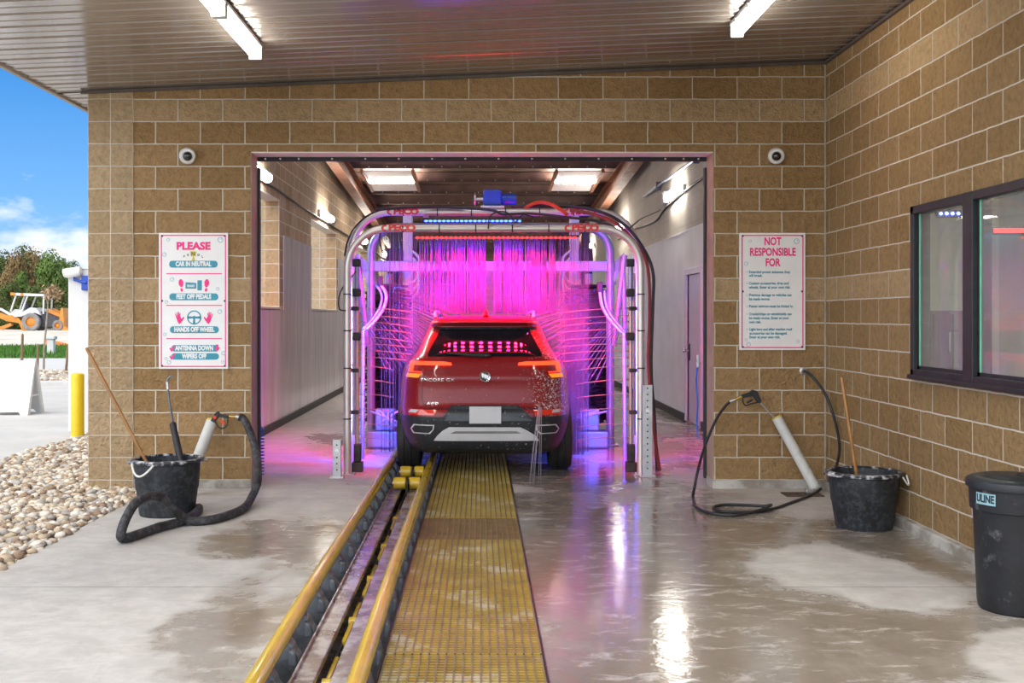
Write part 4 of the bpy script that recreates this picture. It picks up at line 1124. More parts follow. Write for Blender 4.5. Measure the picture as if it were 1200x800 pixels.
a1 = arch('spray_arch', 'nearest stainless spray arch with red LED strip over the car', A1, -1.316, 1.586, wz(267.5, A1), .40, .038, (wx(469, A1), wx(683, A1)))
a2 = arch('spray_arch', 'taller stainless spray arch with blue LED bar behind the red lit one', A2, -1.365, 1.66, wz(248.5, A2), .42, .038, (wx(474, A2), wx(681, A2)))
# LED strips
def led_strip(t, y, x0, x1, z, n, mat_, r, back=True):
    m = MB(); m.box(x0 - .02, x1 + .02, y - .022, y + .022, z, z + .02, .004); ch = m.build('led_channel', M_blackal, t)
    for k in range(n):
        m = MB(); m.ball((x0 + (x1 - x0) * (k + .5) / n, y - .012, z - .004), r, 1, (1.5, 1, .9)); m.build('led', mat_, ch)
led_strip(a1, A1 - .02, wx(487, A1), wx(676, A1), wz(278, A1), 34, M_led_r, .016)
led_strip(a2, A2 - .02, wx(497, A2), wx(611, A2), wz(258.5, A2), 22, M_led_b, .016)
def area(name, loc, dir_, sx_, sy_, e, col):
    l = bpy.data.lights.new(name, 'AREA'); l.shape = 'RECTANGLE'; l.size = sx_; l.size_y = sy_; l.energy = e; l.color = col
    o = bpy.data.objects.new(name, l); COL.objects.link(o); o.location = loc
    o.rotation_euler = Vector(dir_).to_track_quat('-Z', 'X').to_euler() if False else (Vector(dir_).to_track_quat('-Z', 'Y')).to_euler()
    return o
def led_lights(name, x0, x1, n, y, z, d, e, col, spread):
    for k in range(n):
        o = area(name, (x0 + (x1 - x0) * (k + .5) / n, y, z), d, .035, .03, e / n, col); o.data.spread = spread
led_lights('led_red_light', wx(487, A1), wx(676, A1), 16, A1, wz(278, A1) - .03, (0, .70, -.72), 270, (1, .003, .03), 1.95)
led_lights('led_blue_light', wx(497, A2), wx(640, A2), 10, A2, wz(258.5, A2) - .03, (0, .55, -.85), 120, (.05, .006, 1), 2.2)
# blue LED bars down the posts
def post_led(t, x, y, mat_, z0, z1, n, face):
    m = MB(); m.box(x - .012, x + .012, y - .01, y + .01, z0, z1, .003); m.build('led_channel', M_frame, t)
for x, lab in ((wx(414.5, 11.1), 'left'), (wx(743.5, 11.1), 'right')):
    post_led(a2, x, 11.1, None, .35, 2.0, 0, 0)
PB1 = area('led_post_light', (wx(414.5, 11.1) + .02, 11.25, 1.1), (.5, 1, 0), .05, 1.5, 75, (.04, .10, 1))
PB2 = area('led_post_light', (wx(743.5, 11.1) - .02, 11.25, 1.1), (-.5, 1, 0), .05, 1.5, 75, (.04, .10, 1))
# side spray pipes
M_pipe = mk('spray_pipe', (.48, .44, .43), .3, .5, var=.1)
for px, s, lab in ((418.5, 1, 'upright spray pipe with black valves beside the left post of the red lit arch'), (739, -1, 'upright spray pipe with black valves beside the right post of the red lit arch')):
    D = 10.95; x = wx(px, D)
    t = thing('spray_pipe', lab, 'pipe', (x, D, 0), 'upright spray pipes by the arch posts')
    m = MB(); m.tube([(x, D, .0), (x, D, 1.72)], .019, 12); pp_ = m.build('pipe', M_pipe, t, smooth=True)
    m = MB(); m.tube([(x, D, 1.72), (x, D, 2.06)], .024, 12)
    for k in range(9): m.tube([(x, D, 1.76 + k * .032), (x, D, 1.772 + k * .032)], .028, 12)
    m.build('sleeve', M_frame, t, smooth=True)
    for z in (2.10, 1.80, 1.36):
        m = MB(); m.box(x - .045, x + .035, D - .045, D + .045, z - .04, z + .04, .01); m.cyl((x, D - .05, z), (x, D - .07, z), .022, 12); m.build('valve', M_black, t)
    for z in (1.64, 1.02, .60):
        m = MB(); m.box(x - s * .02 - .06 if s > 0 else x - .02, x + .02 if s > 0 else x + .08, D - .06, D - .02, z - .02, z + .02, .006); m.build('clamp', M_chain, t)
    for py in (361, 370, 377, 386, 395, 403, 411, 419, 429, 445, 462, 479, 497, 513):
        z = wz(py, D); m = MB(); m.cyl((x, D - .0, z), (x + s * .035, D - .0, z), .011, 8, r2=.006); m.build('nozzle', M_brass, pp_)
    m = MB(); m.box(x - .05, x + .06, D - .06, D + .06, .0, .10, .01); m.box(x - .03, x + .04, D - .05, D + .05, .1, .28, .01); m.build('valve_block', M_chain, t)
# foot brackets
for (x0, x1, D, z1, lab) in ((wx(390, 10.5), wx(399.5, 10.5), 10.5, wz(515, 10.5), 'short galvanised post bracket with holes at the foot of the left arch post'), (wx(753, 10.6), wx(764.5, 10.6), 10.6, wz(451, 10.6), 'tall galvanised post bracket with holes at the foot of the right arch post')):
    t = thing('post_bracket', lab, 'bracket', ((x0 + x1) / 2, D, 0))
    m = MB(); m.box(x0, x1, D - .004, D + .004, 0, z1, .002); m.box(x0, x0 + .006, D, D + .05, 0, z1, .002); m.box(x1 - .006, x1, D, D + .05, 0, z1, .002); m.build('channel', M_steel, t)
    m = MB(); m.box(x0 - .03, x1 + .03, D - .05, D + .06, 0, .012, .003); m.build('foot', M_steel, t)
    zz = .08
    while zz < z1 - .03: m = MB(); m.lathe([(0, -.0015), (.008, -.0015), (.0085, 0)], ((x0 + x1) / 2, D - .004, zz), 10, axis=1); zz += .06; m.build('bolt_hole', M_black, t)
    m = MB(); m.lathe([(0, -.004), (.02, -.004), (.022, 0)], ((x0 + x1) / 2, D - .004, z1 * .72), 12, axis=1); m.build('slot_cover', M_chrome, t)
# hoses and cables on the arches
def run(name, lab, cat, pts, r, mat_, k=8):
    m = MB(); m.tube(spline(pts, k), r, 8); o = m.build(name, mat_, origin=pts[0], smooth=True); tag(o, lab, cat); return o
M_redhose = mk('red_hose', (.22, .035, .025), .4, var=.15)
M_yelwire = mk('yellow_wire', (.55, .40, .04), .4, var=.15)
def Q(px, py, D): return P(px, py, D)
run('hose', 'red brown hose running down the outside of the right arch post', 'hose', [Q(668, 246, 11.3), Q(700, 252, 11.2), Q(725, 264, 11.1), Q(745, 285, 11.0), Q(757, 305, 11.0), Q(761, 335, 10.9), Q(761, 380, 10.9), Q(760, 430, 10.9), Q(766, 500, 10.9), Q(773, 551, 10.95)], .017, M_redhose)
run('hose', 'black hose running beside the red brown one on the right arch post', 'hose', [Q(600, 242, 11.6), Q(660, 241, 11.5), Q(700, 247, 11.3), Q(730, 262, 11.2), Q(752, 288, 11.05), Q(765, 318, 11.0), Q(765, 360, 11.0), Q(763, 430, 11.0), Q(767, 490, 11.0), Q(770, 551, 11.0)], .017, M_hose)
run('cable', 'thin yellow wire along the top right bend of the arches', 'cable', [Q(680, 244, 11.45), Q(705, 250, 11.35), Q(727, 264, 11.25), Q(744, 283, 11.15), Q(750, 296, 11.1)], .008, M_yelwire)
run('hose', 'short bright red hose arching over the top of the arches', 'hose', [Q(612, 248, 11.6), Q(620, 241, 11.55), Q(632, 237, 11.5), Q(645, 239, 11.4), Q(656, 245, 11.3), Q(664, 251, 11.2)], .020, M_red)
run('hose', 'black hose snaking along the top bar of the taller arch', 'hose', [Q(440, 246, 11.35), Q(480, 243, 11.4), Q(530, 243, 11.45), Q(575, 246, 11.35), Q(590, 251, 11.3), Q(620, 250, 11.3), Q(660, 254, 11.2), Q(700, 259, 11.1), Q(722, 268, 11.0), Q(738, 286, 10.95)], .014, M_hose)
run('cable', 'black cable following the left bend of the taller arch', 'cable', [Q(404, 300, 11.4), Q(407, 284, 11.4), Q(416, 266, 11.4), Q(432, 252, 11.4), Q(450, 245, 11.4), Q(470, 243, 11.4)], .010, M_cable)
run('cable', 'black cable looping out from the left arch post to its valve', 'cable', [Q(417, 318, 10.85), Q(410, 327, 10.8), Q(401, 338, 10.75), Q(397, 350, 10.7), Q(398, 362, 10.7), Q(405, 364, 10.7)], .007, M_cable)
run('cable', 'black cable hanging in a loop below the top bar near the middle', 'cable', [Q(572, 268, 10.7), Q(574, 254, 10.7), Q(584, 248, 10.7), Q(596, 250, 10.7), Q(604, 260, 10.7), Q(612, 252, 10.7), Q(625, 254, 10.7)], .007, M_cable)
run('cable', 'thin black cable from the arch bend up to the pale tunnel wall', 'cable', [Q(738, 267, 11.3), Q(752, 256, 12.2), Q(770, 248, 13.8), Q(786, 238, 15.4)], .008, M_cable)
run('cable', 'black cable curling from the inner arch behind the red lettering', 'cable', [Q(446, 270, 11.2), Q(445, 282, 11.2), Q(449, 296, 11.2), Q(455, 303, 11.2)], .008, M_cable)
# blue gear motor over the arches
M_bluem = mk('blue_motor', (.02, .06, .42), .35, var=.15)
D = 12.0; x = wx(577, D); z = wz(240, D)
t = thing('gear_motor', 'blue gear motor above the middle of the arches', 'motor', (x, D, z))
m = MB(); m.box(x - .10, x + .10, D - .1, D + .1, z - .02, z + .16, .02); m.build('gearbox', M_bluem, t)
m = MB(); m.cyl((x + .1, D, z + .06), (x + .26, D, z + .06), .06, 20); m.build('motor_body', M_bluem, t, smooth=True)
for k in range(5):
    m = MB(); m.tube([(x + .12 + k * .028, D, z + .06), (x + .13 + k * .028, D, z + .06)], .068, 20); m.build('cooling_fin', M_bluem, t, smooth=True)
m = MB(); m.cyl((x - .19, D, z + .06), (x - .1, D, z + .06), .024, 12); m.cyl((x - .20, D, z + .06), (x - .185, D, z + .06), .075, 24); m.build('output_shaft', M_steel, t, smooth=True)
m = MB(); m.box(x - .13, x + .13, D - .12, D + .12, z - .045, z - .02, .004); m.build('base', M_steel, t)
# carrier rail under the motor
t = thing('cross_rail', 'steel cross rail carrying the blue gear motor above the arches', 'rail', (0.15, D, z - .1))
m = MB(); m.box(-.75, 1.05, D - .05, D + .05, z - .12, z - .045, .008); m.build('rail', M_steel, t)
for x_ in (-.6, .9):
    m = MB(); m.box(x_ - .03, x_ + .03, A2, D, z - .14, z - .11, .004); m.build('bracket_arm', M_steel, t)
# ------------------------------------------------- blue grey brush frame behind
xl3, xr3 = wx(435, A3), wx(715, A3); zt3 = wz(266, A3)
t = thing('brush_frame', 'blue grey painted pipe frame carrying the black brushes behind the arches', 'frame', ((xl3 + xr3) / 2, A3, 0))
m = MB(); m.tube(arch_pts(xl3, xr3, zt3, A3, .32), .050, 14); m.build('frame_pipe', M_frame, t, smooth=True)
m = MB(); m.box(xl3, xr3, A3 - .05, A3 + .05, wz(318, A3), wz(306, A3), .01); m.build('cross_beam', M_frame, t)
for x, s in ((xl3, -1), (xr3, 1)):
    m = MB(); m.tube([(x, A3, wz(332, A3) - .02), (x, A3, wz(332, A3) + .02)], .07, 14); m.tube([(x, A3, wz(308, A3)), (x, A3, wz(318, A3))], .07, 14); m.build('collar', M_frame, t, smooth=True)
    m = MB(); m.prism([(x, wz(312, A3)), (x + s * .17, wz(296, A3)), (x + s * .17, wz(306, A3)), (x + s * .05, wz(330, A3)), (x, wz(330, A3))], 1, A3 - .03, A3 + .03); m.build('gusset', M_frame, t)
    m = MB(); m.tube([(x + s * .15, A3 - .2, wz(300, A3)), (x + s * .02, A3 - .2, wz(405, A3))], .035, 8); m.tube([(x + s * .13, A3 - .2, wz(306, A3)), (x + s * .16, A3 - .2, wz(405, A3))], .03, 8); m.build('brace', M_frame, t, smooth=True)
    m = MB(); m.box(x - .1, x + .1, A3 - .1, A3 + .1, 0, .015, .004); m.build('foot_plate', M_frame, t)
# mitter carriage with white hoses
for px, px2, lab in ((478, 462, 'left upright mitter post with white hoses behind the water curtain'), (673, 686, 'right upright mitter post with white hoses behind the water curtain')):
    D = 14.2; x = wx(px, D)
    t = thing('mitter_post', lab, 'post', (x, D, 0))
    m = MB(); m.box(x - .06, x + .06, D - .06, D + .06, 0, 2.9, .01); m.build('post', mk('pale_post', (.62, .55, .60), .4, var=.1), t)
    x2 = wx(px2, D)
    m = MB(); m.box(x2 - .05, x2 + .05, D - .05, D + .05, 1.9, 2.75, .01); m.box(x2 - .09, x2 + .09, D - .1, D + .0, 2.25, 2.45, .01); m.box(x2 - .08, x2 + .08, D - .1, D, 2.05, 2.16, .01); m.build('slide_block', M_black, t)
    s = 1 if px < 563 else -1
    for k in range(3):
        m = MB(); m.tube(spline([(x + s * (.05 + .02 * k), D - .1, 2.42 - .1 * k), (x + s * .16, D - .14, 2.30 - .12 * k), (x + s * .12, D - .12, 2.05 - .1 * k), (x - s * .05, D - .12, 1.95 - .08 * k), (x - s * .18, D - .1, 1.92 - .05 * k)], 6), .016, 8); m.build('hose', M_white, t, smooth=True)
# black wrap-around brushes: a shaft with stacked cloth discs
M_cloth = mk('black_brush_cloth', (.012, .012, .014), .75, var=.4, scale=30, bmp=.6, bscale=60)
for px, lab in ((455, 'black upright cloth brush left of the car'), (690, 'black upright cloth brush right of the car')):
    D = 13.75; x = wx(px, D)
    t = thing('wrap_brush', lab, 'brush', (x, D, 0), 'upright cloth brushes')
    m = MB(); m.cyl((x, D, 0.02), (x, D, 2.1), .05, 16); m.build('shaft', M_frame, t, smooth=True)
    m = MB(); m.cyl((x, D, 0.0), (x, D, .10), .16, 20); m.build('base', M_frame, t, smooth=True)
    rng = random.Random(px)
    m = MB(); zz = .30
    while zz < 1.93:
        n = 36; vs = []
        for ring, (rr, dz) in enumerate(((.06, .0), (.16, .01), (.25, -.02), (.285, -.045))):
            for k in range(n):
                a = 2 * PI * k / n; q = rr * (1 + .06 * math.sin(a * 9 + zz * 40) * (ring / 3)) + rng.uniform(-.01, .01) * ring
                vs.append((x + q * math.cos(a), D + q * math.sin(a), zz + dz + .02 * math.sin(a * 7 + zz * 23) * ring / 3))
        fs = [(r_ * n + k, r_ * n + (k + 1) % n, (r_ + 1) * n + (k + 1) % n, (r_ + 1) * n + k) for r_ in range(3) for k in range(n)]
        m.add(vs, fs); zz += .042
    m.build('brush_cloth', M_cloth, t, smooth='all')
    m = MB(); m.lathe([(.06, 1.97), (.26, 1.955), (.275, 1.93), (.06, 1.91)], (x, D, 0), 32); m.build('top_plate', M_black, t, smooth=True)
# low side machinery
for px, s, lab in ((452, 1, 'low blue lit sprayer block on the floor left of the car'), (690, -1, 'low blue lit sprayer block on the floor right of the car')):
    D = 13.0; x = wx(px, D)
    t = thing('floor_sprayer', lab, 'sprayer', (x, D, 0))
    m = MB(); m.box(x - .22, x + .22, D - .14, D + .14, 0, .20, .02); m.build('base', M_frame, t)
    m = MB(); m.box(x - .12, x + .12, D - .08, D + .08, .20, .46, .02); m.build('manifold', M_frame, t)
    for k in range(4):
        m = MB(); m.tube(spline([(x - .1 + .06 * k, D - .08, .40), (x - .14 + .1 * k, D - .2, .44), (x + s * .2 - .08 * k, D - .24, .30), (x + s * .26, D - .16, .16 + .05 * k)], 6), .012, 8); m.build('hose', mk('pale_hose', (.55, .58, .75), .3, var=.1), t, smooth=True)
# curved fan nozzle manifolds
FD = 11.95
arcs = {1: [(445.5, 333), (451, 341), (452.5, 350), (449, 362), (440, 375), (430, 385)], -1: [(703, 340), (704, 350), (706, 359), (711, 369), (718, 378), (727, 388)]}
for s, lab in ((1, 'curved spray manifold fanning water at the roof from the left'), (-1, 'curved spray manifold fanning water at the roof from the right')):
    pts = [P(a, b_, FD) for a, b_ in arcs[s]]
    t = thing('spray_manifold', lab, 'manifold', pts[-1], 'curved spray manifolds')
    m = MB(); m.tube(spline(pts, 6), .020, 10); m.build('pipe', M_pipe, t, smooth=True)
    m = MB(); m.tube(spline([p + Vector((-s * .05, .03, -.005)) for p in pts], 6), .016, 10); m.build('feed_pipe', M_frame, t, smooth=True)
    m = MB(); e = pts[-1]; m.tube([e, e + Vector((-s * .04, .0, -.02)), Vector((e.x - s * .05, FD, 0))], .024, 10); m.build('stand', M_frame, t, smooth=True)
    m = MB(); e = pts[0]; m.box(e.x - .03, e.x + .03, FD - .03, FD + .03, e.z - .02, e.z + .09, .01); m.build('valve', M_black, t)

# ================================================================ water
def water_mat(name, col, alpha, glow=0.):
    m, nt, b = _new(name); out = nt.nodes['Material Output']
    tr = nt.nodes.new('ShaderNodeBsdfTransparent'); tl_ = nt.nodes.new('ShaderNodeBsdfTranslucent'); df = nt.nodes.new('ShaderNodeBsdfDiffuse')
    gl = nt.nodes.new('ShaderNodeBsdfGlossy'); gl.inputs['Roughness'].default_value = .2
    for n_ in (tl_, df): n_.inputs[0].default_value = (*col, 1)
    m1 = nt.nodes.new('ShaderNodeMixShader'); m1.inputs[0].default_value = .5
    nt.links.new(tl_.outputs[0], m1.inputs[1]); nt.links.new(df.outputs[0], m1.inputs[2])
    m3 = nt.nodes.new('ShaderNodeMixShader'); m3.inputs[0].default_value = .08
    nt.links.new(m1.outputs[0], m3.inputs[1]); nt.links.new(gl.outputs[0], m3.inputs[2])
    m2 = nt.nodes.new('ShaderNodeMixShader')
    nt.links.new(ramp(nt, noise(nt, 6., 4), [(.3, alpha * .75), (.7, min(1, alpha * 1.25))]), m2.inputs[0])
    nt.links.new(tr.outputs[0], m2.inputs[1]); nt.links.new(m3.outputs[0], m2.inputs[2]); nt.links.new(m2.outputs[0], out.inputs[0])
    return m
M_water = water_mat('falling_water', (.135, .125, .135), .60)
M_jet = water_mat('water_jet', (.40, .42, .46), .8)
M_mistw = water_mat('thin_water', (.18, .17, .19), .20)
rng = random.Random(3)
CAR_REAR = 10.33
CD = 12.15
def curtain(lab, x0, x1, n, za, zb, r, mat_, name='water_curtain', dy=.05):
    m = MB()
    for k in range(n):
        x = rng.uniform(x0, x1); y = CD + rng.uniform(-dy, dy); q = r * rng.uniform(.5, 1.6); zz = za + rng.uniform(-.02, .02)
        pts = [(x + .004 * math.sin(zz * 9 + i * 2.1 + k), y, zz + (zb - zz) * i / 6) for i in range(7)]
        m.tube(pts, [q * .7, q, q, q * 1.1, q * 1.15, q * 1.2, q * 1.3], 5)
    o = m.build(name, mat_, origin=((x0 + x1) / 2, CD, zb), smooth='all'); tag(o, lab, 'water', kind='stuff'); return o
zc0 = wz(280, CD); zc1 = 1.60
curtain('left half of the magenta lit water curtain falling on the car roof', wx(491, CD), wx(571, CD), 120, zc0, zc1, .0048, M_water)
curtain('right half of the magenta lit water curtain falling on the car roof', wx(579, CD), wx(652, CD), 110, zc0, zc1, .0048, M_water)
curtain('sparse pink streams of water left of the car roof', wx(444, CD), wx(489, CD), 46, zc0 + .1, .05, .004, M_mistw, 'falling_water')
curtain('sparse pink streams of water right of the car roof', wx(653, CD), wx(690, CD), 46, zc0 + .1, .05, .004, M_mistw, 'falling_water')
curtain('red lit spray falling beside the right flank of the car', wx(662, CD), wx(684, CD), 60, 1.7, .02, .005, M_mistw, 'falling_water')
def jets(lab, lines, name='water_spray', mat_=M_jet, r=.0035):
    m = MB()
    for a, b_, sag, r0, r1 in lines:
        a, b_ = Vector(a), Vector(b_); pts = []
        for i in range(9):
            f_ = i / 8; p = a.lerp(b_, f_); p.z -= sag * (f_ * f_ - f_) * -1 * -1 if False else 0
            p.z += sag * 4 * f_ * (1 - f_) * .5
            pts.append(p)
        m.tube(pts, [r0 + (r1 - r0) * i / 8 for i in range(9)], 6)
    o = m.build(name, mat_, origin=lines[0][0], smooth='all'); tag(o, lab, 'water', kind='stuff'); return o
ys = [361, 370, 377, 386, 395, 403, 411, 419, 429, 445, 462, 479, 497, 513]
D = 10.95
def side_lines(px, s):
    x = wx(px, D); out = []
    for py in ys:
        z = wz(py, D); xe = -.88 if s > 0 else .97
        if z > 1.1: xe *= .80
        out.append(((x + s * .035, D, z), (xe, D + .12, z - .035 - .02 * rng.random()), .025, .0038, .0062))
    return out
jets('level pink jets of water hitting the left flank of the car', side_lines(418.5, 1))
jets('level pink jets of water hitting the right flank of the car', side_lines(739, -1))
for s, lab in ((1, 'fan of thin blue white jets from the left curved manifold'), (-1, 'fan of thin blue white jets from the right curved manifold')):
    pts = spline([P(a, b_, FD) for a, b_ in arcs[s]], 6); n = len(pts); L = []
    for k in range(n):
        f_ = k / (n - 1); ang = -.02 - 1.05 * f_ ** 1.1
        for j in range(2):
            aa = ang + rng.uniform(-.03, .03); ln = (1.05 - .42 * f_) * rng.uniform(.8, 1.05)
            p = Vector(pts[k]); dy = rng.uniform(-.2, .25)
            e = p + Vector((s * math.cos(aa) * ln, dy, math.sin(aa) * ln - .02))
            if e.z < .15: e.z = .15
            L.append((p, e, .04 * (1 - f_), .0016, .0045))
    jets(lab, L, 'water_fan', M_water)

Lr = []
for k in range(7):
    a_ = P(633 + rng.uniform(-3, 3), 472 + rng.uniform(0, 6), CAR_REAR - .06); b_ = P(632 + rng.uniform(-12, 4), 544, CAR_REAR - rng.uniform(.1, .35)); b_.z = .01
    Lr.append((a_, b_, .06, .0035, .0016))
jets('thin stream of water running off the right end of the car bumper', Lr, 'falling_water', water_mat('foamy_water', (.75, .66, .72), .45))
# ================================================================ car
CXW, CYW = .043, 10.33      # car centre line and rear bumper in the place
def paint_mat():
    m, nt, b = _new('red_car_paint')
    base = mixc(nt, noise(nt, 2., 3), (.20, .005, .008), (.25, .007, .010))
    tc = nt.nodes.new('ShaderNodeTexCoord'); sx = nt.nodes.new('ShaderNodeSeparateXYZ'); nt.links.new(tc.outputs['Object'], sx.inputs[0])
    # soap foam left on the right rear quarter
    fm = noise(nt, 55., 6, .7, None, .8)
    reg = ramp(nt, sx.outputs[0], [(.30, 0), (.62, .13)])
    foam = ramp(nt, math_n(nt, 'ADD', fm, reg), [(.66, 0), (.70, .8)])
    c = mixc(nt, foam, base, (.80, .74, .74))
    nt.links.new(c, b.inputs['Base Color']); b.inputs['Metallic'].default_value = 0.; b.inputs['Roughness'].default_value = .4; b.inputs['Specular IOR Level'].default_value = .2
    b.inputs['Coat Weight'].default_value = .55; b.inputs['Coat Roughness'].default_value = .04
    h = noise(nt, 90., 3, .6)
    nt.links.new(bump(nt, ramp(nt, h, [(.55, 0), (.7, 1)]), .15, .004), b.inputs['Coat Normal'])
    return m
M_paint = paint_mat()
M_clad = mk('black_cladding', (.022, .024, .027), .42, var=.2, scale=20, dirt=(.55, .55, .56), dirt_amt=.0, dirt_scale=34, bmp=.1)
M_cglass = mk('car_glass', (.010, .010, .014), .03, var=.2, spec=.45)
M_skid = mk('silver_skid', (.62, .62, .62), .38, .2, var=.08, scale=5)
M_plate = mk('blank_plate', (.56, .56, .56), .5, var=.03)
M_tyre = mk('tyre_rubber', (.018, .018, .018), .6, var=.3, scale=20, bmp=.3)
M_rim = mk('alloy_rim', (.42, .42, .43), .3, .9, var=.1)
M_lens = mk('lamp_lens_red', (.35, .008, .008), .08, var=.2, coat=1.)
M_lit = emit('tail_light_lit', (1., .045, .008), 3., base=(.3, .01, .01))
M_amber = emit('amber_lamp_lit', (1., .26, .01), .8, base=(.5, .2, .02))
M_refl = mk('reflector_red', (.75, .03, .015), .15, var=.1, coat=1.)
M_whitel = mk('reverse_lens', (.60, .58, .56), .15, var=.1, coat=1.)
M_lamin = mk('lamp_inner', (.35, .02, .02), .2, var=.3, coat=1.)
#         z     half w   rear y   front y
PW = [(.24, .80), (.32, .835), (.45, .868), (.58, .880), (.75, .876), (.90, .862), (1.0, .842), (1.07, .815), (1.13, .765), (1.19, .708), (1.285, .655), (1.40, .605), (1.48, .568), (1.53, .52), (1.556, .44), (1.566, .34)]
PR = [(.24, .16), (.30, .07), (.38, .035), (.50, .012), (.60, .0), (.66, .012), (.70, .05), (.80, .075), (.90, .080), (.965, .072), (1.0, .082), (1.06, .105), (1.13, .130), (1.17, .165), (1.285, .300), (1.40, .42), (1.46, .455), (1.50, .40), (1.53, .43), (1.556, .60), (1.566, .90)]
PF = [(.24, 4.18), (.40, 4.32), (.60, 4.35), (.80, 4.30), (.92, 4.18), (1.0, 3.75), (1.06, 3.30), (1.13, 3.06), (1.285, 2.75), (1.40, 2.5), (1.48, 2.28), (1.53, 2.1), (1.556, 1.9), (1.566, 1.7)]
PN = [(.24, 5.), (.60, 5.6), (.9, 6.), (1.1, 5.6), (1.3, 6.5), (1.566, 5)]
def cprof(z):
    return smooth_tab(PW, z), smooth_tab(PR, z), smooth_tab(PF, z), smooth_tab(PN, z)
def surf(x, z):          # rear skin: distance forward of the bumper
    w, r, f, n = cprof(z); q = min(.9995, abs(x) / w)
    yc, l = (r + f) / 2, (f - r) / 2
    return yc - l * (1 - q ** n) ** (1 / n)
def cw(x, z, off=0.):    # place coords on the rear skin, pulled back by off
    return Vector((CXW + x, CYW + surf(x, z) - off, z))
def cxz(px, py):         # which x,z of the rear skin is seen at a pixel
    D = CYW + .1; x = z = 0
    for _ in range(12):
        x = (px - CX) * D / FPX - CXW; z = H + (CY - py) * D / FPX
        z = max(.24, min(1.56, z)); D = CYW + surf(max(-.86, min(.86, x)), z)
    return x, z
def K(cx_, cy_):         # reading off the enlarged view of the car rear
    return cxz(450 + cx_ / 3.808, 350 + cy_ / 3.808)
tc_ = thing('car', 'red compact SUV seen from behind inside the wash arches, tail lights lit', 'car', (CXW, CYW + 2.1, 0))
def ring_at(z, n=112):
    w, r, f, e = cprof(z); yc, l = (r + f) / 2, (f - r) / 2; pts = []
    for k in range(n):
        a = 2 * PI * k / n; c, s = math.cos(a), math.sin(a)
        # resample so that the corners get points
        x = w * math.copysign(abs(c) ** (2 / e), c); y = yc + l * math.copysign(abs(s) ** (2 / e), s)
        pts.append(Vector((CXW + x, CYW + y, z)))
    return pts
zs = [.24, .27, .30, .34, .38, .42, .46, .50, .54, .58, .605, .606, .63, .66, .68, .70, .73, .76, .80, .84, .88, .91, .94, .96, .98, 1.0, 1.02, 1.05, 1.08, 1.11, 1.14, 1.17, 1.20, 1.24, 1.28, 1.32, 1.36, 1.40, 1.43, 1.45, 1.46, 1.47, 1.48, 1.49, 1.50, 1.515, 1.53, 1.542, 1.55, 1.556, 1.562, 1.566]
m = MB(); n = 112
for z in zs: m.v += [tuple(p) for p in ring_at(z, n)]
for i in range(len(zs) - 1):
    for k in range(n):
        m.f.append((i * n + k, i * n + (k + 1) % n, (i + 1) * n + (k + 1) % n, (i + 1) * n + k)); m.m.append(1 if zs[i + 1] <= .606 else 0)
o_ = len(m.v); top_ = ring_at(1.566, n); m.v.append((CXW, CYW + 1.35, 1.572))
for k in range(n): m.f.append(((len(zs) - 1) * n + k, (len(zs) - 1) * n + (k + 1) % n, o_)); m.m.append(0)
m.f.append(tuple(range(n))); m.m.append(1)
body = m.build('body', [M_paint, M_clad], tc_, smooth='all')
# wheel arches cut out of the shell
WX, WR = .765, .335
WYS = (.84, 3.42)
cut = MB()
for wy in WYS:
    for s in (-1, 1): cut.cyl((CXW + s * .55, CYW + wy, WR), (CXW + s * 1.2, CYW + wy, WR), .395, 36)
cut_o = cut.build('arch_cut', M_clad)
bm_ = body.modifiers.new('arches', 'BOOLEAN'); bm_.object = cut_o; bm_.operation = 'DIFFERENCE'; bm_.solver = 'EXACT'
bpy.context.view_layer.update(); dg = bpy.context.evaluated_depsgraph_get()
nm = bpy.data.meshes.new_from_object(body.evaluated_get(dg)); body.modifiers.clear()
old = body.data; body.data = nm; bpy.data.meshes.remove(old); bpy.data.objects.remove(cut_o)
nm.polygons.foreach_set('use_smooth', [True] * len(nm.polygons))
try: nm.set_sharp_from_angle(angle=math.radians(38))
except Exception: pass
def drape(name, rows, off, mat_, thick=.02, nx=20, sub=3, parent=None, smooth=True):
    """rows: list of (z, xl, xr) from top to bottom on the rear skin."""
    rr = []
    for (z0, a0, b0), (z1, a1_, b1) in zip(rows, rows[1:]):
        for j in range(sub):
            f_ = j / sub; rr.append((z0 + (z1 - z0) * f_, a0 + (a1_ - a0) * f_, b0 + (b1 - b0) * f_))
    rr.append(rows[-1]); m = MB(); R_ = len(rr); N = nx + 1
    for lay in (off, off - thick):
        for z, a, b_ in rr:
            for i in range(N): m.v.append(tuple(cw(a + (b_ - a) * i / nx, z, lay)))
    def id_(l, r_, i): return l * R_ * N + r_ * N + i
    F_ = []
    for r_ in range(R_ - 1):
        for i in range(nx):
            F_.append((id_(0, r_, i), id_(0, r_, i + 1), id_(0, r_ + 1, i + 1), id_(0, r_ + 1, i)))
            F_.append((id_(1, r_, i), id_(1, r_ + 1, i), id_(1, r_ + 1, i + 1), id_(1, r_, i + 1)))
    for r_ in range(R_ - 1):
        for i in (0, nx): F_.append((id_(0, r_, i), id_(0, r_ + 1, i), id_(1, r_ + 1, i), id_(1, r_, i)))
    for i in range(nx):
        for r_ in (0, R_ - 1): F_.append((id_(0, r_, i), id_(0, r_, i + 1), id_(1, r_, i + 1), id_(1, r_, i)))
    m.f = F_; m.m = [0] * len(F_)
    return m.build(name, mat_, parent or tc_, smooth=True if smooth else False)
def rowsK(*rows):  # rows in enlarged-view pixels: (y, xl, xr)
    out = []
    for y, a, b_ in rows:
        xa, z1 = K(a, y); xb, z2 = K(b_, y); out.append(((z1 + z2) / 2, xa, xb))
    return out
def prow(*rows): # rows given as z, xl, xr
    return list(rows)
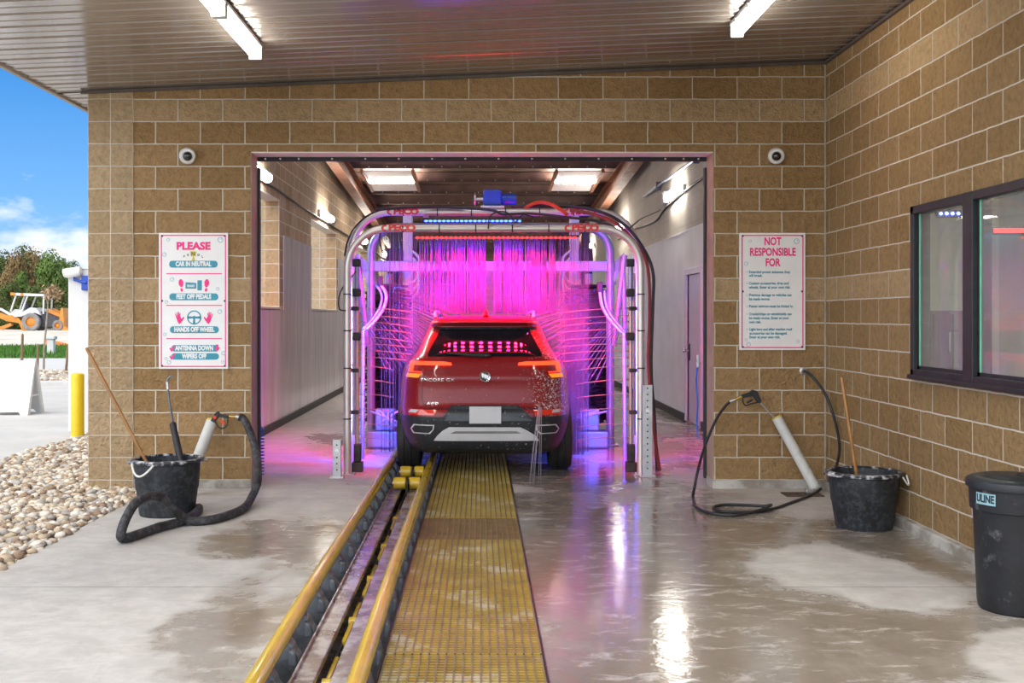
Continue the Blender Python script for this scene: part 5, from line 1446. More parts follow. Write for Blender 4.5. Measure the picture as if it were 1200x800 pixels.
# rear window, tailgate, trim
rw = drape('rear_window', prow((1.435, -.44, .44), (1.36, -.475, .475), (1.28, -.515, .515), (1.20, -.555, .555), (1.175, -.55, .55)), .004, M_cglass, .02, 28, 5)
drape('spoiler', prow((1.545, -.45, .45), (1.515, -.50, .50), (1.478, -.53, .53), (1.455, -.525, .525)), .045, M_paint, .06, 28, 3)
drape('spoiler_underside', prow((1.452, -.50, .50), (1.436, -.47, .47)), .02, M_clad, .03, 20, 2)
# brake light seam lines and tailgate panel
for s in (-1, 1):
    drape('shut_line', prow((1.0, s * .585 - .003, s * .585 + .003), (.88, s * .60 - .003, s * .60 + .003), (.76, s * .605 - .003, s * .605 + .003), (.70, s * .575 - .003, s * .575 + .003)), .0012, M_clad, .003, 1, 4)
drape('shut_line', prow((.688, -.57, .57), (.681, -.57, .57)), .002, M_clad, .004, 24, 1)
# tail lights
for s in (-1, 1):
    def mir(rows): return [(z, a, b_) for z, a, b_ in rows] if s < 0 else [(z, -b_, -a) for z, a, b_ in rows]
    L = [(1.150, -.745, -.56), (1.118, -.762, -.318), (1.094, -.768, -.296), (1.064, -.775, -.345), (1.046, -.780, -.575), (.99, -.785, -.602), (.962, -.77, -.64)]
    tl2 = drape('tail_light', mir(L), .006, M_lens, .02, 22, 3)
    drape('lamp_inner', mir([(1.095, -.735, -.60), (1.03, -.745, -.61)]), .0075, M_lamin, .003, 8, 2, parent=tl2)
    drape('light_bar', mir([(1.128, -.728, -.40), (1.116, -.735, -.325), (1.092, -.738, -.318)]), .010, M_lit, .005, 24, 2, parent=tl2)
    drape('light_bar', mir([(1.128, -.732, -.680), (1.05, -.742, -.695), (1.022, -.744, -.704)]), .011, M_lit, .005, 6, 4, parent=tl2)
    drape('light_bar', mir([(1.03, -.74, -.612), (1.022, -.742, -.612)]), .010, M_lit, .004, 6, 1, parent=tl2)
    drape('amber_lamp', mir([(1.010, -.760, -.612), (.972, -.768, -.642)]), .009, M_amber, .004, 8, 2, parent=tl2)
# badge
bx_, bz_ = K(455, 323); bz_ = .985
bp = cw(0, bz_, .012)
m = MB(); m.lathe([(.040, -.004), (.050, -.008), (.055, -.003), (.055, .012), (.040, .012)], bp, 28, axis=1)
for dx in (-.020, .003, .024):
    m.prism([(bp.x + dx - .011, bp.z + .026 - dx * .4), (bp.x + dx + .011, bp.z + .022 - dx * .4), (bp.x + dx + .010, bp.z - .006 - dx * .4), (bp.x + dx, bp.z - .022 - dx * .4), (bp.x + dx - .011, bp.z - .004 - dx * .4)], 1, bp.y - .006, bp.y + .004)
m.build('badge', M_chrome, tc_, smooth=True)
m = MB(); m.lathe([(0, 0), (.041, 0)], bp, 28, axis=1); m.build('badge_backing', M_clad, tc_)
def skin_text(name, body_, size, x, z, mat_, sx_=1.2):
    vs, fs = text_geo(body_, size, .0006, sx_, 'CENTER', .002, 1.1)
    m = MB(); m.add([cw(x + v[0], z + v[1], .003 + v[2]) for v in vs], fs); m.build(name, mat_, tc_)
skin_text('model_lettering', 'ENCORE GX', .040, -.455, .952, M_chrome, 1.35)
skin_text('trim_lettering', 'AWD', .032, -.50, .728, M_chrome, 1.35)
# lower bumper: plate recess, cladding, reflectors, skid plate, side slots
drape('plate_recess', rowsK((474, 300, 600), (510, 275, 640), (548, 250, 682)), .006, M_clad, .02, 24, 3)
drape('plate_recess_inset', rowsK((480, 312, 590), (545, 268, 662)), .009, mk('recess_dark', (.045, .05, .058), .35, var=.2), .004, 24, 2)
xa, z1 = K(381, 478); xb, z2 = K(523, 556)
m = MB(); yb_ = CYW + surf(0, .66) - .022; m.box(CXW + xa, CXW + xb, yb_ - .006, yb_, z2, z1, .004); m.build('number_plate', M_plate, tc_)
for s in (-1, 1):
    rows = rowsK((492, 112, 236), (516, 108, 222))
    rows = rows if s < 0 else [(z, -b_, -a) for z, a, b_ in rows]
    rf_ = drape('reflector', rows, .008, M_refl, .02, 14, 2)
    r2 = [(z - .002, a, a + .10) for z, a, b_ in rows] if s < 0 else [(z - .002, b_ - .10, b_) for z, a, b_ in rows]
    drape('reverse_lens', [(r2[0][0], r2[0][1] + .02, r2[0][2]), (r2[1][0] + .022, r2[1][1] + .0, r2[1][2] - .02)], .011, M_whitel, .004, 8, 1, parent=rf_)
    rows = rowsK((560, 132, 225), (580, 118, 222), (600, 130, 205))
    rows = rows if s < 0 else [(z, -b_, -a) for z, a, b_ in rows]
    so_ = drape('exhaust_trim', rows, .012, M_skid, .02, 14, 2)
    r2 = [(rows[0][0] - .010, rows[0][1] + .012, rows[0][2] - .014), (rows[1][0], rows[1][1] + .014, rows[1][2] - .012), (rows[2][0] + .010, rows[2][1] + .012, rows[2][2] - .012)]
    drape('exhaust_insert', r2, .015, M_black, .004, 12, 2, parent=so_)
drape('skid_plate', rowsK((573, 290, 608), (588, 262, 640), (610, 238, 676), (632, 222, 692)), .014, M_skid, .02, 26, 3)
drape('skid_insert', rowsK((590, 318, 592), (600, 296, 612)), .018, mk('skid_grey', (.30, .30, .30), .3, .6, var=.1), .006, 20, 1)  # darker grey strip across the skid plate
# wiper, fin aerial, roof rails, mirrors
m = MB()
wp = [cw(.0, 1.19, .035), cw(-.04, 1.185, .05), cw(-.15, 1.19, .045), cw(-.30, 1.203, .03), cw(-.365, 1.205, .03)]
m.tube(wp, [.018, .022, .016, .010, .008], 8); a = cw(.02, 1.185, .03); m.ball(a, .03, 2, (1.5, 1, .7))
m.build('rear_wiper', M_black, tc_, smooth=True)
m = MB(); m.tube([(CXW + .012, CYW + .62, 1.556), (CXW + .012, CYW + .66, 1.60), (CXW + .012, CYW + .70, 1.618), (CXW + .012, CYW + .86, 1.562)], [.03, .024, .013, .02], 12)
m.build('fin_aerial', M_paint, tc_, smooth=True)
for s in (-1, 1):
    m = MB(); x = CXW + s * .50
    m.tube(spline([(x, CYW + .75, 1.545), (x, CYW + .82, 1.60), (x, CYW + 1.0, 1.605), (x, CYW + 1.9, 1.595), (x - s * .0, CYW + 2.1, 1.545)], 5), .018, 10); m.build('roof_rail', M_steel, tc_, smooth=True)
    w_, _, _, _ = cprof(1.02)
    m = MB(); x = CXW + s * .93; m.ball((x, CYW + 2.95, 1.06), .105, 3, (.95, .7, .72)); m.box(min(x, CXW + s * .78), max(x, CXW + s * .78), CYW + 2.93, CYW + 2.98, 1.0, 1.05, .01); m.build('wing_mirror', M_paint, tc_, smooth=True)
    # side windows
    m = MB(); vs = []; NN = 30
    ww = [(1.185, .62, 3.0), (1.30, .72, 2.72), (1.42, .92, 2.42)]
    for z, ya, yb2 in ww:
        w2, r2, f2, e2 = cprof(z); yc2, l2 = (r2 + f2) / 2, (f2 - r2) / 2
        for k in range(NN + 1):
            y = ya + (yb2 - ya) * k / NN; q = min(.999, abs(y - yc2) / l2); xx = w2 * (1 - q ** e2) ** (1 / e2) + .004
            vs.append((CXW + s * xx, CYW + y, z))
    m.add(vs, [(j * (NN + 1) + k, j * (NN + 1) + k + 1, (j + 1) * (NN + 1) + k + 1, (j + 1) * (NN + 1) + k) for j in range(2) for k in range(NN)])
    m.build('side_window', M_cglass, tc_, smooth='all')
# windscreen
m = MB(); vs = []
for z, ww in ((1.12, .62), (1.25, .60), (1.36, .56), (1.45, .50)):
    w2, r2, f2, e2 = cprof(z); yc2, l2 = (r2 + f2) / 2, (f2 - r2) / 2
    for k in range(21):
        x = -ww + 2 * ww * k / 20; q = abs(x) / w2; vs.append((CXW + x, CYW + yc2 + l2 * (1 - q ** e2) ** (1 / e2) + .005, z + .004))
m.add(vs, [(j * 21 + k, j * 21 + k + 1, (j + 1) * 21 + k + 1, (j + 1) * 21 + k) for j in range(3) for k in range(20)]); m.build('windscreen', M_cglass, tc_, smooth='all')
# wheels
for wy in WYS:
    for s in (-1, 1):
        c = Vector((CXW + s * WX, CYW + wy, WR))
        m = MB(); hw = .118
        m.lathe([(.21, -hw * .9), (.27, -hw), (.315, -hw * .92), (WR, -hw * .62), (WR, -.045), (WR - .008, -.04), (WR - .008, -.03), (WR, -.025), (WR, .025), (WR - .008, .03), (WR - .008, .04), (WR, .045), (WR, hw * .62), (.315, hw * .92), (.27, hw), (.21, hw * .9), (.21, -hw * .9)], c, 44, axis=0)
        wh = m.build('wheel', M_tyre, tc_, smooth=True)
        m = MB(); xo = s * .085
        m.lathe([(.0, xo), (.05, xo), (.055, xo - s * .02)], c, 20, axis=0)
        m.lathe([(.195, xo + s * .01), (.212, xo + s * .015), (.212, -xo), (.20, -xo), (.195, xo + s * .01)], c, 36, axis=0)
        for k in range(5):
            a = 2 * PI * k / 5 + .3; dy, dz = math.cos(a), math.sin(a); px_, pz_ = -dz, dy
            q = [(.04, .022), (.20, .034), (.20, -.034), (.04, -.022)]
            m.prism([(c.y + dy * r_ + px_ * w2, c.z + dz * r_ + pz_ * w2) for r_, w2 in q], 0, c.x + xo - s * .03, c.x + xo + s * .004)
        m.build('rim', M_rim, wh, smooth=True)
        m = MB(); m.lathe([(.0, -.02), (.20, -.02)], c, 30, axis=0); m.build('brake_disc', M_chain, wh)
# underbody
m = MB(); m.box(CXW - .62, CXW + .62, CYW + .35, CYW + 4.0, .26, .34, .03); m.box(CXW - .5, CXW - .1, CYW + .25, CYW + .55, .24, .38, .04); m.cyl((CXW - .64, CYW + .84, .33), (CXW + .64, CYW + .84, .33), .04, 12); m.build('underbody', M_black, tc_)
# ================================================================ gravel bed (uncountable)
def gravel(name, lab, x0, x1, y0, y1, n, smin, smax, mats, seed, keep=None):
    rs = np.random.RandomState(seed)
    bm = bmesh.new(); bmesh.ops.create_icosphere(bm, subdivisions=1, radius=1); bm.verts.index_update()
    bv = np.array([v.co[:] for v in bm.verts]); bf = np.array([[v.index for v in f.verts] for f in bm.faces]); bm.free()
    V = []; Fc = []; MI = []; o = 0
    for i in range(n):
        x, y = rs.uniform(x0, x1), rs.uniform(y0, y1)
        if keep and not keep(x, y): continue
        s = rs.uniform(smin, smax); sc = np.array([rs.uniform(.7, 1.4), rs.uniform(.7, 1.3), rs.uniform(.45, .85)]) * s
        a = rs.uniform(0, 6.28); R = np.array([[math.cos(a), -math.sin(a), 0], [math.sin(a), math.cos(a), 0], [0, 0, 1]])
        tl = rs.uniform(-.5, .5); R = R @ np.array([[1, 0, 0], [0, math.cos(tl), -math.sin(tl)], [0, math.sin(tl), math.cos(tl)]])
        v = bv * (1 + rs.uniform(-.22, .22, (len(bv), 1))) * sc @ R.T + np.array([x, y, rs.uniform(-.035, .012)])
        V.append(v); Fc.append(bf + o); o += len(bv); MI += [rs.randint(0, len(mats))] * len(bf)
    V = np.concatenate(V); Fc = np.concatenate(Fc)
    me = bpy.data.meshes.new(name); org = np.array([(x0 + x1) / 2, (y0 + y1) / 2, 0])
    me.vertices.add(len(V)); me.vertices.foreach_set('co', (V - org).ravel())
    me.loops.add(len(Fc) * 3); me.loops.foreach_set('vertex_index', Fc.ravel().astype(np.int32))
    me.polygons.add(len(Fc)); me.polygons.foreach_set('loop_start', np.arange(0, len(Fc) * 3, 3, dtype=np.int32)); me.polygons.foreach_set('loop_total', np.full(len(Fc), 3, dtype=np.int32))
    for mm in mats: me.materials.append(mm)
    me.polygons.foreach_set('material_index', np.array(MI, dtype=np.int32)); me.polygons.foreach_set('use_smooth', [True] * len(Fc)); me.update(); me.validate()
    ob = bpy.data.objects.new(name, me); COL.objects.link(ob); ob.location = org; tag(ob, lab, 'gravel', kind='stuff')
M_peb = [mk('pebble_%s' % k, c, .85, var=.2, scale=14) for k, c in (('tan', (.46, .36, .25)), ('cream', (.58, .50, .39)), ('grey', (.38, .35, .31)), ('brown', (.30, .21, .14)), ('pale', (.64, .58, .50)))]
def keep_g(x, y):
    if y < FY + .02: return True
    return x < -3.60
gravel('gravel', 'tan river gravel bed along the building left of the concrete apron', -5.22, -2.95, 4.6, 14.7, 15000, .022, .048, M_peb, 5, keep_g)
gravel('gravel', 'far gravel bed behind the white folding sign', -13, -8.6, 24.9, 31.2, 2600, .05, .10, M_peb, 9)
# grass strip
M_grass = mk('lawn_green', (.075, .19, .022), .9, var=.35, scale=1.5)
rs = np.random.RandomState(2); m = MB()
for i in range(15000):
    x, y = rs.uniform(-34, -8), rs.uniform(40.3, 57); h = rs.uniform(.10, .24); w = rs.uniform(.02, .05); a = rs.uniform(0, PI)
    dx, dy = w * math.cos(a), w * math.sin(a); lx, ly = rs.uniform(-.06, .06, 2)
    m.v += [(x - dx, y - dy, -.05), (x + dx, y + dy, -.05), (x + lx, y + ly, h)]; k = len(m.v); m.f.append((k - 3, k - 2, k - 1)); m.m.append(0)
o = m.build('grass', M_grass, origin=(-20, 48, 0)); tag(o, 'strip of green grass beyond the road', 'grass', kind='stuff')
m = MB(); m.box(-40, -4, 40, 58, -.3, .02, .02); struct(m.build('lawn', mk('lawn_soil', (.06, .13, .02), .95, var=.3, scale=.8)))

# ================================================================ white post with bullet camera, bollard, folding sign
D = 14.7; xa, xb = wx(79, D) - .02, wx(105.5, D) + .15
t = thing('white_pillar', 'tall white square pillar between the yellow bollard and the block wall corner', 'pillar', ((xa + xb) / 2, D, 0))
m = MB(); m.box(xa + .03, xb, D, D + .4, 0, 2.20, .008); m.build('post', M_white, t)
m = MB(); m.box(xa + .02, xb + .01, D - .01, D + .42, 2.20, 2.215, .004); m.build('cap', M_white, t)
D2 = D - .05
t = thing('bullet_camera', 'white and blue security camera bracketed to the white pillar', 'camera', P(100, 330, D))
M_bluec = mk('camera_blue', (.02, .07, .42), .4, var=.1)
def PC(x, y, d=D2): return P(x / 7.2727, 310 + y / 7.2727, d)
m = MB(); m.tube([PC(560, 82), PC(575, 78), PC(650, 65), PC(685, 58)], [.05, .062, .066, .055], 14); m.build('housing', M_camw, t, smooth=True)
m = MB(); a = PC(545, 74); b_ = PC(690, 46); m.tube([a, b_], [.06, .055], 8); m.build('sunshield', M_camw, t)
m = MB(); m.tube([PC(556, 84), PC(566, 82)], [.036, .046], 14); m.build('lens', M_dome, t)
m = MB(); m.tube([PC(640, 92), PC(632, 125), PC(700, 148), PC(735, 155)], .022, 8); m.build('arm', M_bluec, t, smooth=True)
m = MB(); a = PC(738, 155); m.box(a.x - .075, a.x + .07, D - .05, D, a.z - .10, a.z + .10, .01); m.build('wall_plate', M_bluec, t)
c = F(91, 512); D = c.y
t = thing('bollard', 'yellow concrete filled bollard beside the white pillar', 'bollard', c)
m = MB(); r = 7.4 * D / FPX; h = wz(437, D); m.lathe([(r, 0), (r, h - .03), (r * .92, h - .012), (r * .6, h), (0, h + .004)], c, 28); m.build('post', mk('bollard_yellow', (.72, .50, .01), .4, var=.06), t, smooth=True)
m = MB(); m.lathe([(r + .012, -.01), (r + .012, .012), (r, .016)], c, 28); m.build('collar', M_kerb, t)
D = 17.5
t = thing('folding_sign', 'white plastic folding sidewalk sign standing on the driveway', 'sign', (wx(14, D), D, 0))
M_plas = mk('white_plastic', (.70, .70, .69), .4, var=.03)
xl, xr, h = wx(-18, D), wx(41, D), wz(420, D)
for s in (-1, 1):
    m = MB()
    def pv(x, z): return Vector((x, D + s * (.30 * (1 - z / h)) , z))
    vs = []; 
    for off in (0, .03):
        for x, z in ((xl, .0), (xl + .10, .0), (xl + .14, .05), (xr - .14, .05), (xr - .10, .0), (xr, .0), (xr, h - .04), (xr - .04, h), (xr - .10, h), (xr - .12, h - .03), (xr - .24, h - .03), (xr - .26, h), (xl + .05, h), (xl, h - .04)):
            p = pv(x, z); p.y += -off * s * -1 * .5; vs.append(p)
    n = 14
    m.add(vs, [tuple(range(n)), tuple(range(2 * n - 1, n - 1, -1))] + [(i, (i + 1) % n, n + (i + 1) % n, n + i) for i in range(n)])
    m.build('panel', M_plas, t)
for z in (.28,):
    m = MB(); m.box(xr - .03, xr - .01, D - .2, D + .2, z, z + .03, .004); m.build('hinge_brace', M_plas, t)
t = t
# side of the folding sign as seen: one leg frame edge each
m = MB()
for s in (-1, 1): m.prism([(D + s * .34, 0), (D + s * .24, 0), (D + s * .0, h - .02), (D + s * .03, h - .02)], 0, xr - .02, xr + .02)
m.build('leg_edge', M_plas, t)

# ================================================================ backhoe on the earth bank
D = 91.; gz = .38
M_or = mk('machine_orange', (.62, .24, .03), .45, var=.2, scale=1.5)
M_wh = mk('machine_white', (.66, .66, .64), .45, var=.1, scale=1.5)
M_tyd = mk('dusty_tyre', (.25, .24, .23), .8, var=.25, scale=2)
M_dk = mk('machine_dark', (.07, .07, .08), .5, var=.3)
t = thing('backhoe', 'orange and white backhoe loader parked on bare earth in front of the trees', 'digger', (wx(45, D), D, gz))
def B(x, y, dy=0.): 
    p = P(x / 7.2727, 310 + y / 7.2727, D); p.y += dy; return p
def bp_(poly, y0, y1, name, mat_):
    m = MB(); q = [B(*p) for p in poly]; m.prism([(p.x, p.z) for p in q], 1, D + y0, D + y1); return m.build(name, mat_, t)
for cx_, cz_, r, nm_ in ((308, 496, 76, 'wheel'), (535, 522, 46, 'wheel')):
    for dy in (-.95, .95):
        c = B(cx_, cz_); R = r / 7.2727 * D / FPX
        m = MB(); m.lathe([(R * .55, -.22), (R * .9, -.24), (R, -.18), (R, .18), (R * .9, .24), (R * .55, .22), (R * .55, -.22)], (c.x, D + dy, gz + R), 28, axis=1); wh = m.build('wheel', M_tyd, t, smooth=True)
        m = MB(); m.lathe([(0, -.14), (R * .18, -.16), (R * .5, -.08), (R * .56, -.2), (R * .56, .2), (0, .2)], (c.x, D + dy, gz + R), 22, axis=1); m.build('hub', M_or, wh, smooth=True)
bp_([(230, 470), (240, 430), (300, 400), (420, 400), (480, 430), (560, 450), (560, 520), (420, 530), (240, 530)], -.55, .55, 'chassis', M_dk)
bp_([(400, 400), (440, 395), (520, 430), (525, 470), (400, 480)], -.5, .5, 'engine_hood', M_or)
bp_([(215, 430), (240, 400), (300, 365), (345, 370), (370, 400), (385, 430), (340, 410), (270, 420), (225, 440)], -1.0, -.6, 'fender', M_wh); bp_([(215, 430), (240, 400), (300, 365), (345, 370), (370, 400), (385, 430), (340, 410), (270, 420), (225, 440)], .6, 1.0, 'fender', M_wh)
bp_([(130, 240), (410, 252), (412, 272), (132, 264)], -.95, .95, 'canopy_roof', M_wh)
bp_([(132, 238), (172, 240), (172, 266), (132, 264)], -.98, -.95, 'roof_lamp', M_or); bp_([(218, 244), (240, 244), (240, 268), (218, 267)], -.98, -.95, 'roof_lamp', M_or)
for a, b_ in (((172, 268), (128, 400)), ((270, 270), (222, 400)), ((408, 270), (404, 420))):
    for dy in (-.85, .85):
        m = MB(); m.cyl(B(*a, dy), B(*b_, dy), .075, 8); m.build('canopy_post', M_wh, t, smooth=True)
bp_([(108, 415), (150, 380), (215, 390), (225, 440), (150, 445)], -.6, .6, 'operator_deck', M_wh)
bp_([(195, 385), (200, 335), (230, 335), (232, 385)], -.3, .3, 'seat', M_dk)
bp_([(430, 370), (560, 430), (590, 520), (570, 530), (545, 450), (425, 400)], -.75, -.55, 'loader_arm', M_or); bp_([(430, 370), (560, 430), (590, 520), (570, 530), (545, 450), (425, 400)], .55, .75, 'loader_arm', M_or)
bp_([(560, 370), (580, 370), (588, 520), (640, 560), (560, 560), (548, 470)], -1.1, 1.1, 'loader_bucket', M_or)
bp_([(0, 408), (60, 430), (130, 430), (180, 460), (185, 500), (120, 490), (60, 480), (0, 450)], -.25, .25, 'boom', M_or)
bp_([(0, 368), (15, 372), (110, 425), (100, 440), (0, 385)], -.12, .12, 'dipper', M_wh)
bp_([(165, 455), (190, 460), (240, 540), (310, 590), (290, 600), (215, 560)], -.6, -.35, 'stabiliser_leg', M_or); bp_([(165, 455), (190, 460), (240, 540), (310, 590), (290, 600), (215, 560)], .35, .6, 'stabiliser_leg', M_or)
bp_([(0, 530), (100, 495), (110, 515), (20, 555), (0, 555)], -.2, .2, 'hydraulic_arm', M_or)
# ================================================================ sapling with stakes, orange barrier, small box
M_bark = mk('bark', (.30, .25, .20), .9, var=.25, scale=8)
D = 31.2
def S(x, y, d=D): return P(x / 7.2727, 310 + y / 7.2727, d)
t = thing('sapling', 'young staked tree with dry leaves in the far gravel bed', 'tree', F(51, 434))
b0 = S(372, 895, 31.2); 
m = MB(); m.tube(spline([Vector((b0.x, D, -.05)), S(376, 720), S(390, 560), S(405, 400), S(412, 280), S(428, 200)], 4), [.05] * 20 + [.03], 8) if False else m.tube([Vector((b0.x, D, -.05)), S(376, 720), S(390, 560), S(405, 400), S(412, 280), S(430, 200)], [.032, .03, .028, .024, .02, .012], 8)
for a, b_ in (((408, 300), (470, 200)), ((410, 280), (440, 170)), ((405, 330), (385, 260)), ((415, 260), (480, 225)), ((409, 310), (455, 265))): m.tube([S(*a), S(*b_)], [.018, .008], 6)
m.build('trunk', M_bark, t, smooth=True)
rs = np.random.RandomState(4); m = MB()
for i in range(160):
    c = S(rs.normal(440, 26), rs.normal(235, 34)); c.y += rs.normal(0, .2); a = Vector(rs.normal(0, 1, 3)).normalized() * .07; b_ = a.cross(Vector(rs.normal(0, 1, 3))).normalized() * .035
    m.add([c - a, c + b_, c + a, c - b_], [(0, 1, 2, 3)])
m.build('leaves', mk('dry_leaf', (.42, .28, .16), .8, var=.25), t)
for x, ya, lab in ((192, 600, 'leftmost of three brown stakes in the far gravel bed'), (325, 690, 'brown stake just left of the sapling'), (582, 690, 'leaning brown stake nearest the white pillar')):
    a = S(x, ya, 30.5); m = MB(); bx = S(x - (22 if x > 500 else 8), 860, 30.5)
    m.tube([(bx.x, 30.5, -.05), a], .035, 6); m.tube([a, a + Vector((.0, 0, .05))], [.035, .012], 6); tag(m.build('stake', mk('stake_wood', (.22, .14, .08), .8, var=.2), origin=(bx.x, 30.5, 0)), lab, 'stake', 'stakes in the far gravel bed')
D = 60.
t = thing('barrier_fence', 'orange plastic mesh barrier at the edge of the bare earth', 'fence', P(73, 399, D))
m = MB()
for i in range(26):
    f_ = i / 25; x0 = 430 + 165 * f_; a = S(x0, 640 + 40 * f_, D); b_ = S(x0, 690 + 32 * f_, D); m.box(a.x - .02, a.x + .02, D - .01, D + .01, b_.z, a.z)
for j in range(8):
    g_ = j / 7; a = S(430, 640 + 50 * g_, D); b_ = S(595, 680 + 42 * g_, D); m.tube([a, b_], .025, 4)
m.build('mesh', mk('barrier_orange', (.80, .26, .10), .6, var=.1), t)
m = MB(); a = S(412, 615, D); b_ = S(410, 700, D); m.tube([b_, a], .12, 8); m.build('marker_post', mk('marker_orange', (.85, .16, .04), .5, var=.1), t)
t = thing('meter_box', 'small white utility pedestal on the grass', 'utility box', F(59, 415))
a = S(435, 760, 45.); m = MB(); m.box(a.x - .14, a.x + .14, 44.9, 45.15, 0, .62, .03); m.build('pedestal', M_white, t); m = MB(); m.box(a.x - .2, a.x + .2, 44.85, 45.2, .62, .76, .03); m.build('cap', M_lampbody, t)
# ================================================================ trees beyond
def leaf_mat(name, a, b_):
    m, nt, b = _new(name)
    c = mixc(nt, ramp(nt, noise(nt, .9, 5, .6), [(.35, 0), (.65, 1)]), a, b_)
    nt.links.new(c, b.inputs['Base Color']); b.inputs['Roughness'].default_value = .8; b.inputs['Specular IOR Level'].default_value = .2
    return m
LM = [leaf_mat('juniper_leaf', (.055, .085, .022), (.13, .15, .045)), leaf_mat('oak_leaf_green', (.07, .13, .025), (.17, .24, .06)), leaf_mat('oak_leaf_brown', (.16, .11, .045), (.30, .20, .09))]
def crown_mesh(seed):
    rs = np.random.RandomState(seed); V = []; blobs = []
    for i in range(26):
        a = rs.uniform(0, 2 * PI); z = rs.uniform(.05, 1); r = (.55 * math.sin(PI * min(1, .18 + z * .8))) * rs.uniform(.2, 1)
        blobs.append((r * math.cos(a), r * math.sin(a), z, rs.uniform(.12, .24)))
    for bx, by, bz, br in blobs:
        n = 260; d = rs.normal(0, 1, (n, 3)); d /= np.linalg.norm(d, axis=1)[:, None]
        c = d * br * rs.uniform(.7, 1.08, (n, 1)) + np.array([bx, by, bz])
        u = np.cross(d, rs.normal(0, 1, (n, 3))); u /= np.linalg.norm(u, axis=1)[:, None]; w = np.cross(d, u) + d * rs.uniform(-.6, .6, (n, 1))
        s = rs.uniform(.014, .034, (n, 1))
        V.append(np.stack([c - u * s, c + w * s * .6, c + u * s, c - w * s * .6], 1).reshape(-1, 3))
    V = np.concatenate(V); nq = len(V) // 4
    me = bpy.data.meshes.new('crown'); me.from_pydata(V.tolist(), [], [(4 * i, 4 * i + 1, 4 * i + 2, 4 * i + 3) for i in range(nq)]); return me
spec = [(4, 300, 118, 0, 15, 'dark juniper at the left edge of the tree row behind the backhoe'), (17, 297, 112, 2, 13, 'brownish tree second from the left behind the backhoe'), (30, 294, 124, 0, 15, 'dark tree whose top stands behind the backhoe canopy'), (44, 296, 115, 2, 13, 'brown green tree above the backhoe roof'),
        (58, 302, 110, 1, 14, 'brightest green tree in the row, behind the sapling'), (72, 303, 116, 1, 13, 'green tree next to the white pillar'), (86, 310, 122, 0, 13, 'dark tree half hidden by the white pillar'), (10, 330, 104, 0, 12, 'low dark bush left behind the backhoe boom'), (38, 335, 103, 0, 14, 'low dark bush behind the backhoe seat'), (66, 332, 102, 0, 13, 'low dark bush behind the backhoe loader arms'), (-12, 296, 120, 1, 15, 'green tree just outside the row at the far left'), (24, 318, 106, 1, 12, 'medium green bush behind the backhoe posts')]
crowns = {}
for i, (px, py, D, k, wpx, lab) in enumerate(spec):
    x = wx(px, D); top = wz(py, D); wd = wpx * D / FPX * 3.6
    t = thing('tree', lab, 'tree', (x, D, .1), 'trees behind the backhoe')
    key = (k, i % 2)
    if key not in crowns:
        me = crown_mesh(10 + k * 2 + i % 2); me.materials.append(LM[k]); crowns[key] = me
    o = bpy.data.objects.new('crown', crowns[key]); COL.objects.link(o); o.parent = t; ORG[o.name] = Vector((x, D, 0)); o.scale = (wd, wd, top - .8); o.location = (0, 0, .2); o.rotation_euler = (0, 0, i * 1.3)
    m = MB(); m.tube([(x, D, -.2), (x + .1, D, top * .3), (x - .1, D, top * .7)], [.25, .2, .08], 8); m.build('trunk', M_bark, t)

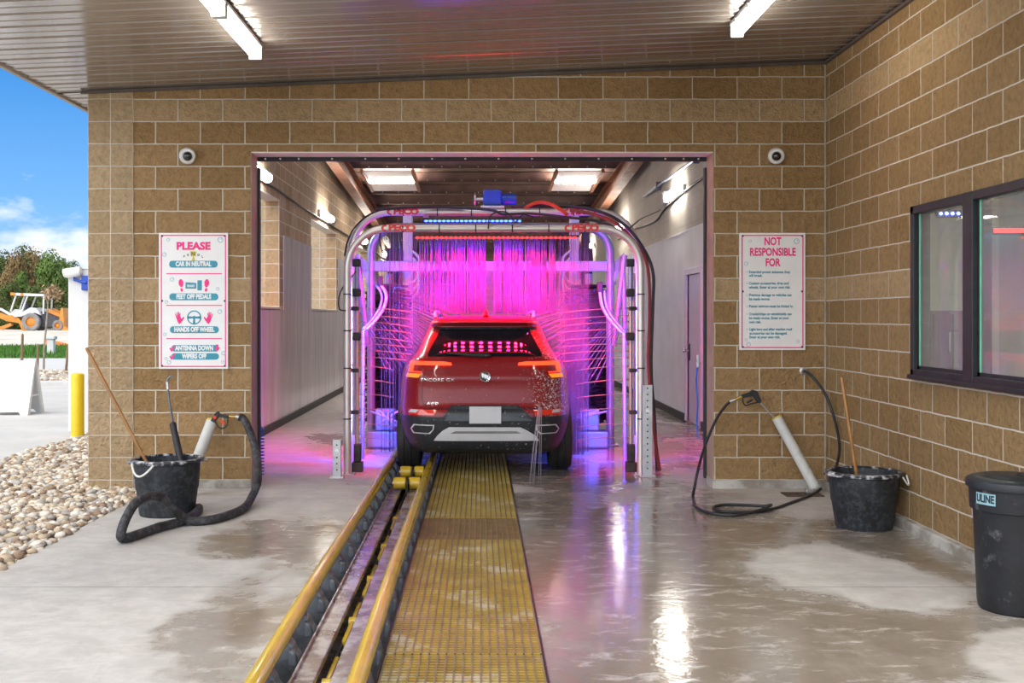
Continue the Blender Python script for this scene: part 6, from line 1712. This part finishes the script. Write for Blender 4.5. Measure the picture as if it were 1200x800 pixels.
# ================================================================ mist hanging inside the arches
def mist_mat():
    m = bpy.data.materials.new('mist'); m.use_nodes = True; nt = m.node_tree; nt.nodes.clear()
    o = nt.nodes.new('ShaderNodeOutputMaterial'); v = nt.nodes.new('ShaderNodeVolumeScatter')
    v.inputs['Color'].default_value = (.8, .8, .8, 1)
    n = noise(nt, 1.6, 4, .6); nt.links.new(ramp(nt, n, [(.3, .03), (.7, .14)]), v.inputs['Density'])
    nt.links.new(v.outputs[0], o.inputs['Volume']); return m
m = MB(); m.box(-.82, 1.16, 11.3, 12.9, .02, 2.1)
o = m.build('mist', mist_mat(), origin=(.1, 12.3, 0)); tag(o, 'magenta lit spray mist hanging around the car inside the arches', 'mist', kind='stuff')

# ================================================================ things in the room behind the window
M_cab = mk('purple_grey_cabinet', (.10, .065, .10), .5, var=.15)
D = 9.4; xx = 4.6
t = thing('equipment_cabinet', 'purple grey equipment cabinet behind the window glass', 'cabinet', (4.76, 11.2, 0))
m = MB(); m.box(4.56, 4.98, 11., 11.5, .02, 1.62, .01); m.build('body', M_cab, t)
m = MB(); m.box(4.58, 4.76, 10.985, 11., .08, 1.58, .004); m.build('door', M_cab, t); m = MB(); m.box(4.78, 4.96, 10.985, 11., .08, 1.58, .004); m.build('door', M_cab, t)
m = MB(); m.box(4.73, 4.745, 10.97, 10.986, 1.2, 1.4, .003); m.build('handle', M_steel, t)
t = thing('led_bar', 'red LED bar glowing behind the right window pane', 'light', (4.9, 10, 2.35))
m = MB(); m.box(4.70, 5.6, 10.0, 10.05, 2.31, 2.39, .01); m.build('channel', M_blackal, t); m = MB(); m.box(4.72, 5.58, 9.985, 10.0, 2.33, 2.37); m.build('led_strip', emit('red_bar', (1., .03, .03), 2.5, base=(.3, .02, .02)), t)
t = thing('led_bar', 'pair of small blue LED lamps glowing behind the left window pane', 'light', (5.0, 11, 2.6))
m = MB()
m.box(4.70, 4.96, 11.2, 11.25, 2.58, 2.66, .01); m.build('channel', M_blackal, t)
for k in range(4):
    m = MB(); m.ball((4.74 + k * .06, 11.19, 2.62), .02, 1); m.build('led', emit('blue_spot', (.05, .08, 1.), 25.), t)
RL = area('room_fill', (4.8, 8.5, 3.25), (0, 0, -1), .6, 2.0, 110, (1, .96, .88))  # unseen lamp added to brighten the room behind the glass
t = thing('room_fill_panel', 'unseen light panel added on the ceiling of the room behind the window', 'light', (4.8, 8.5, 3.28))
m = MB(); m.box(4.5, 5.1, 7.5, 9.5, 3.27, 3.30, .004); m.build('panel', M_lampbody, t)
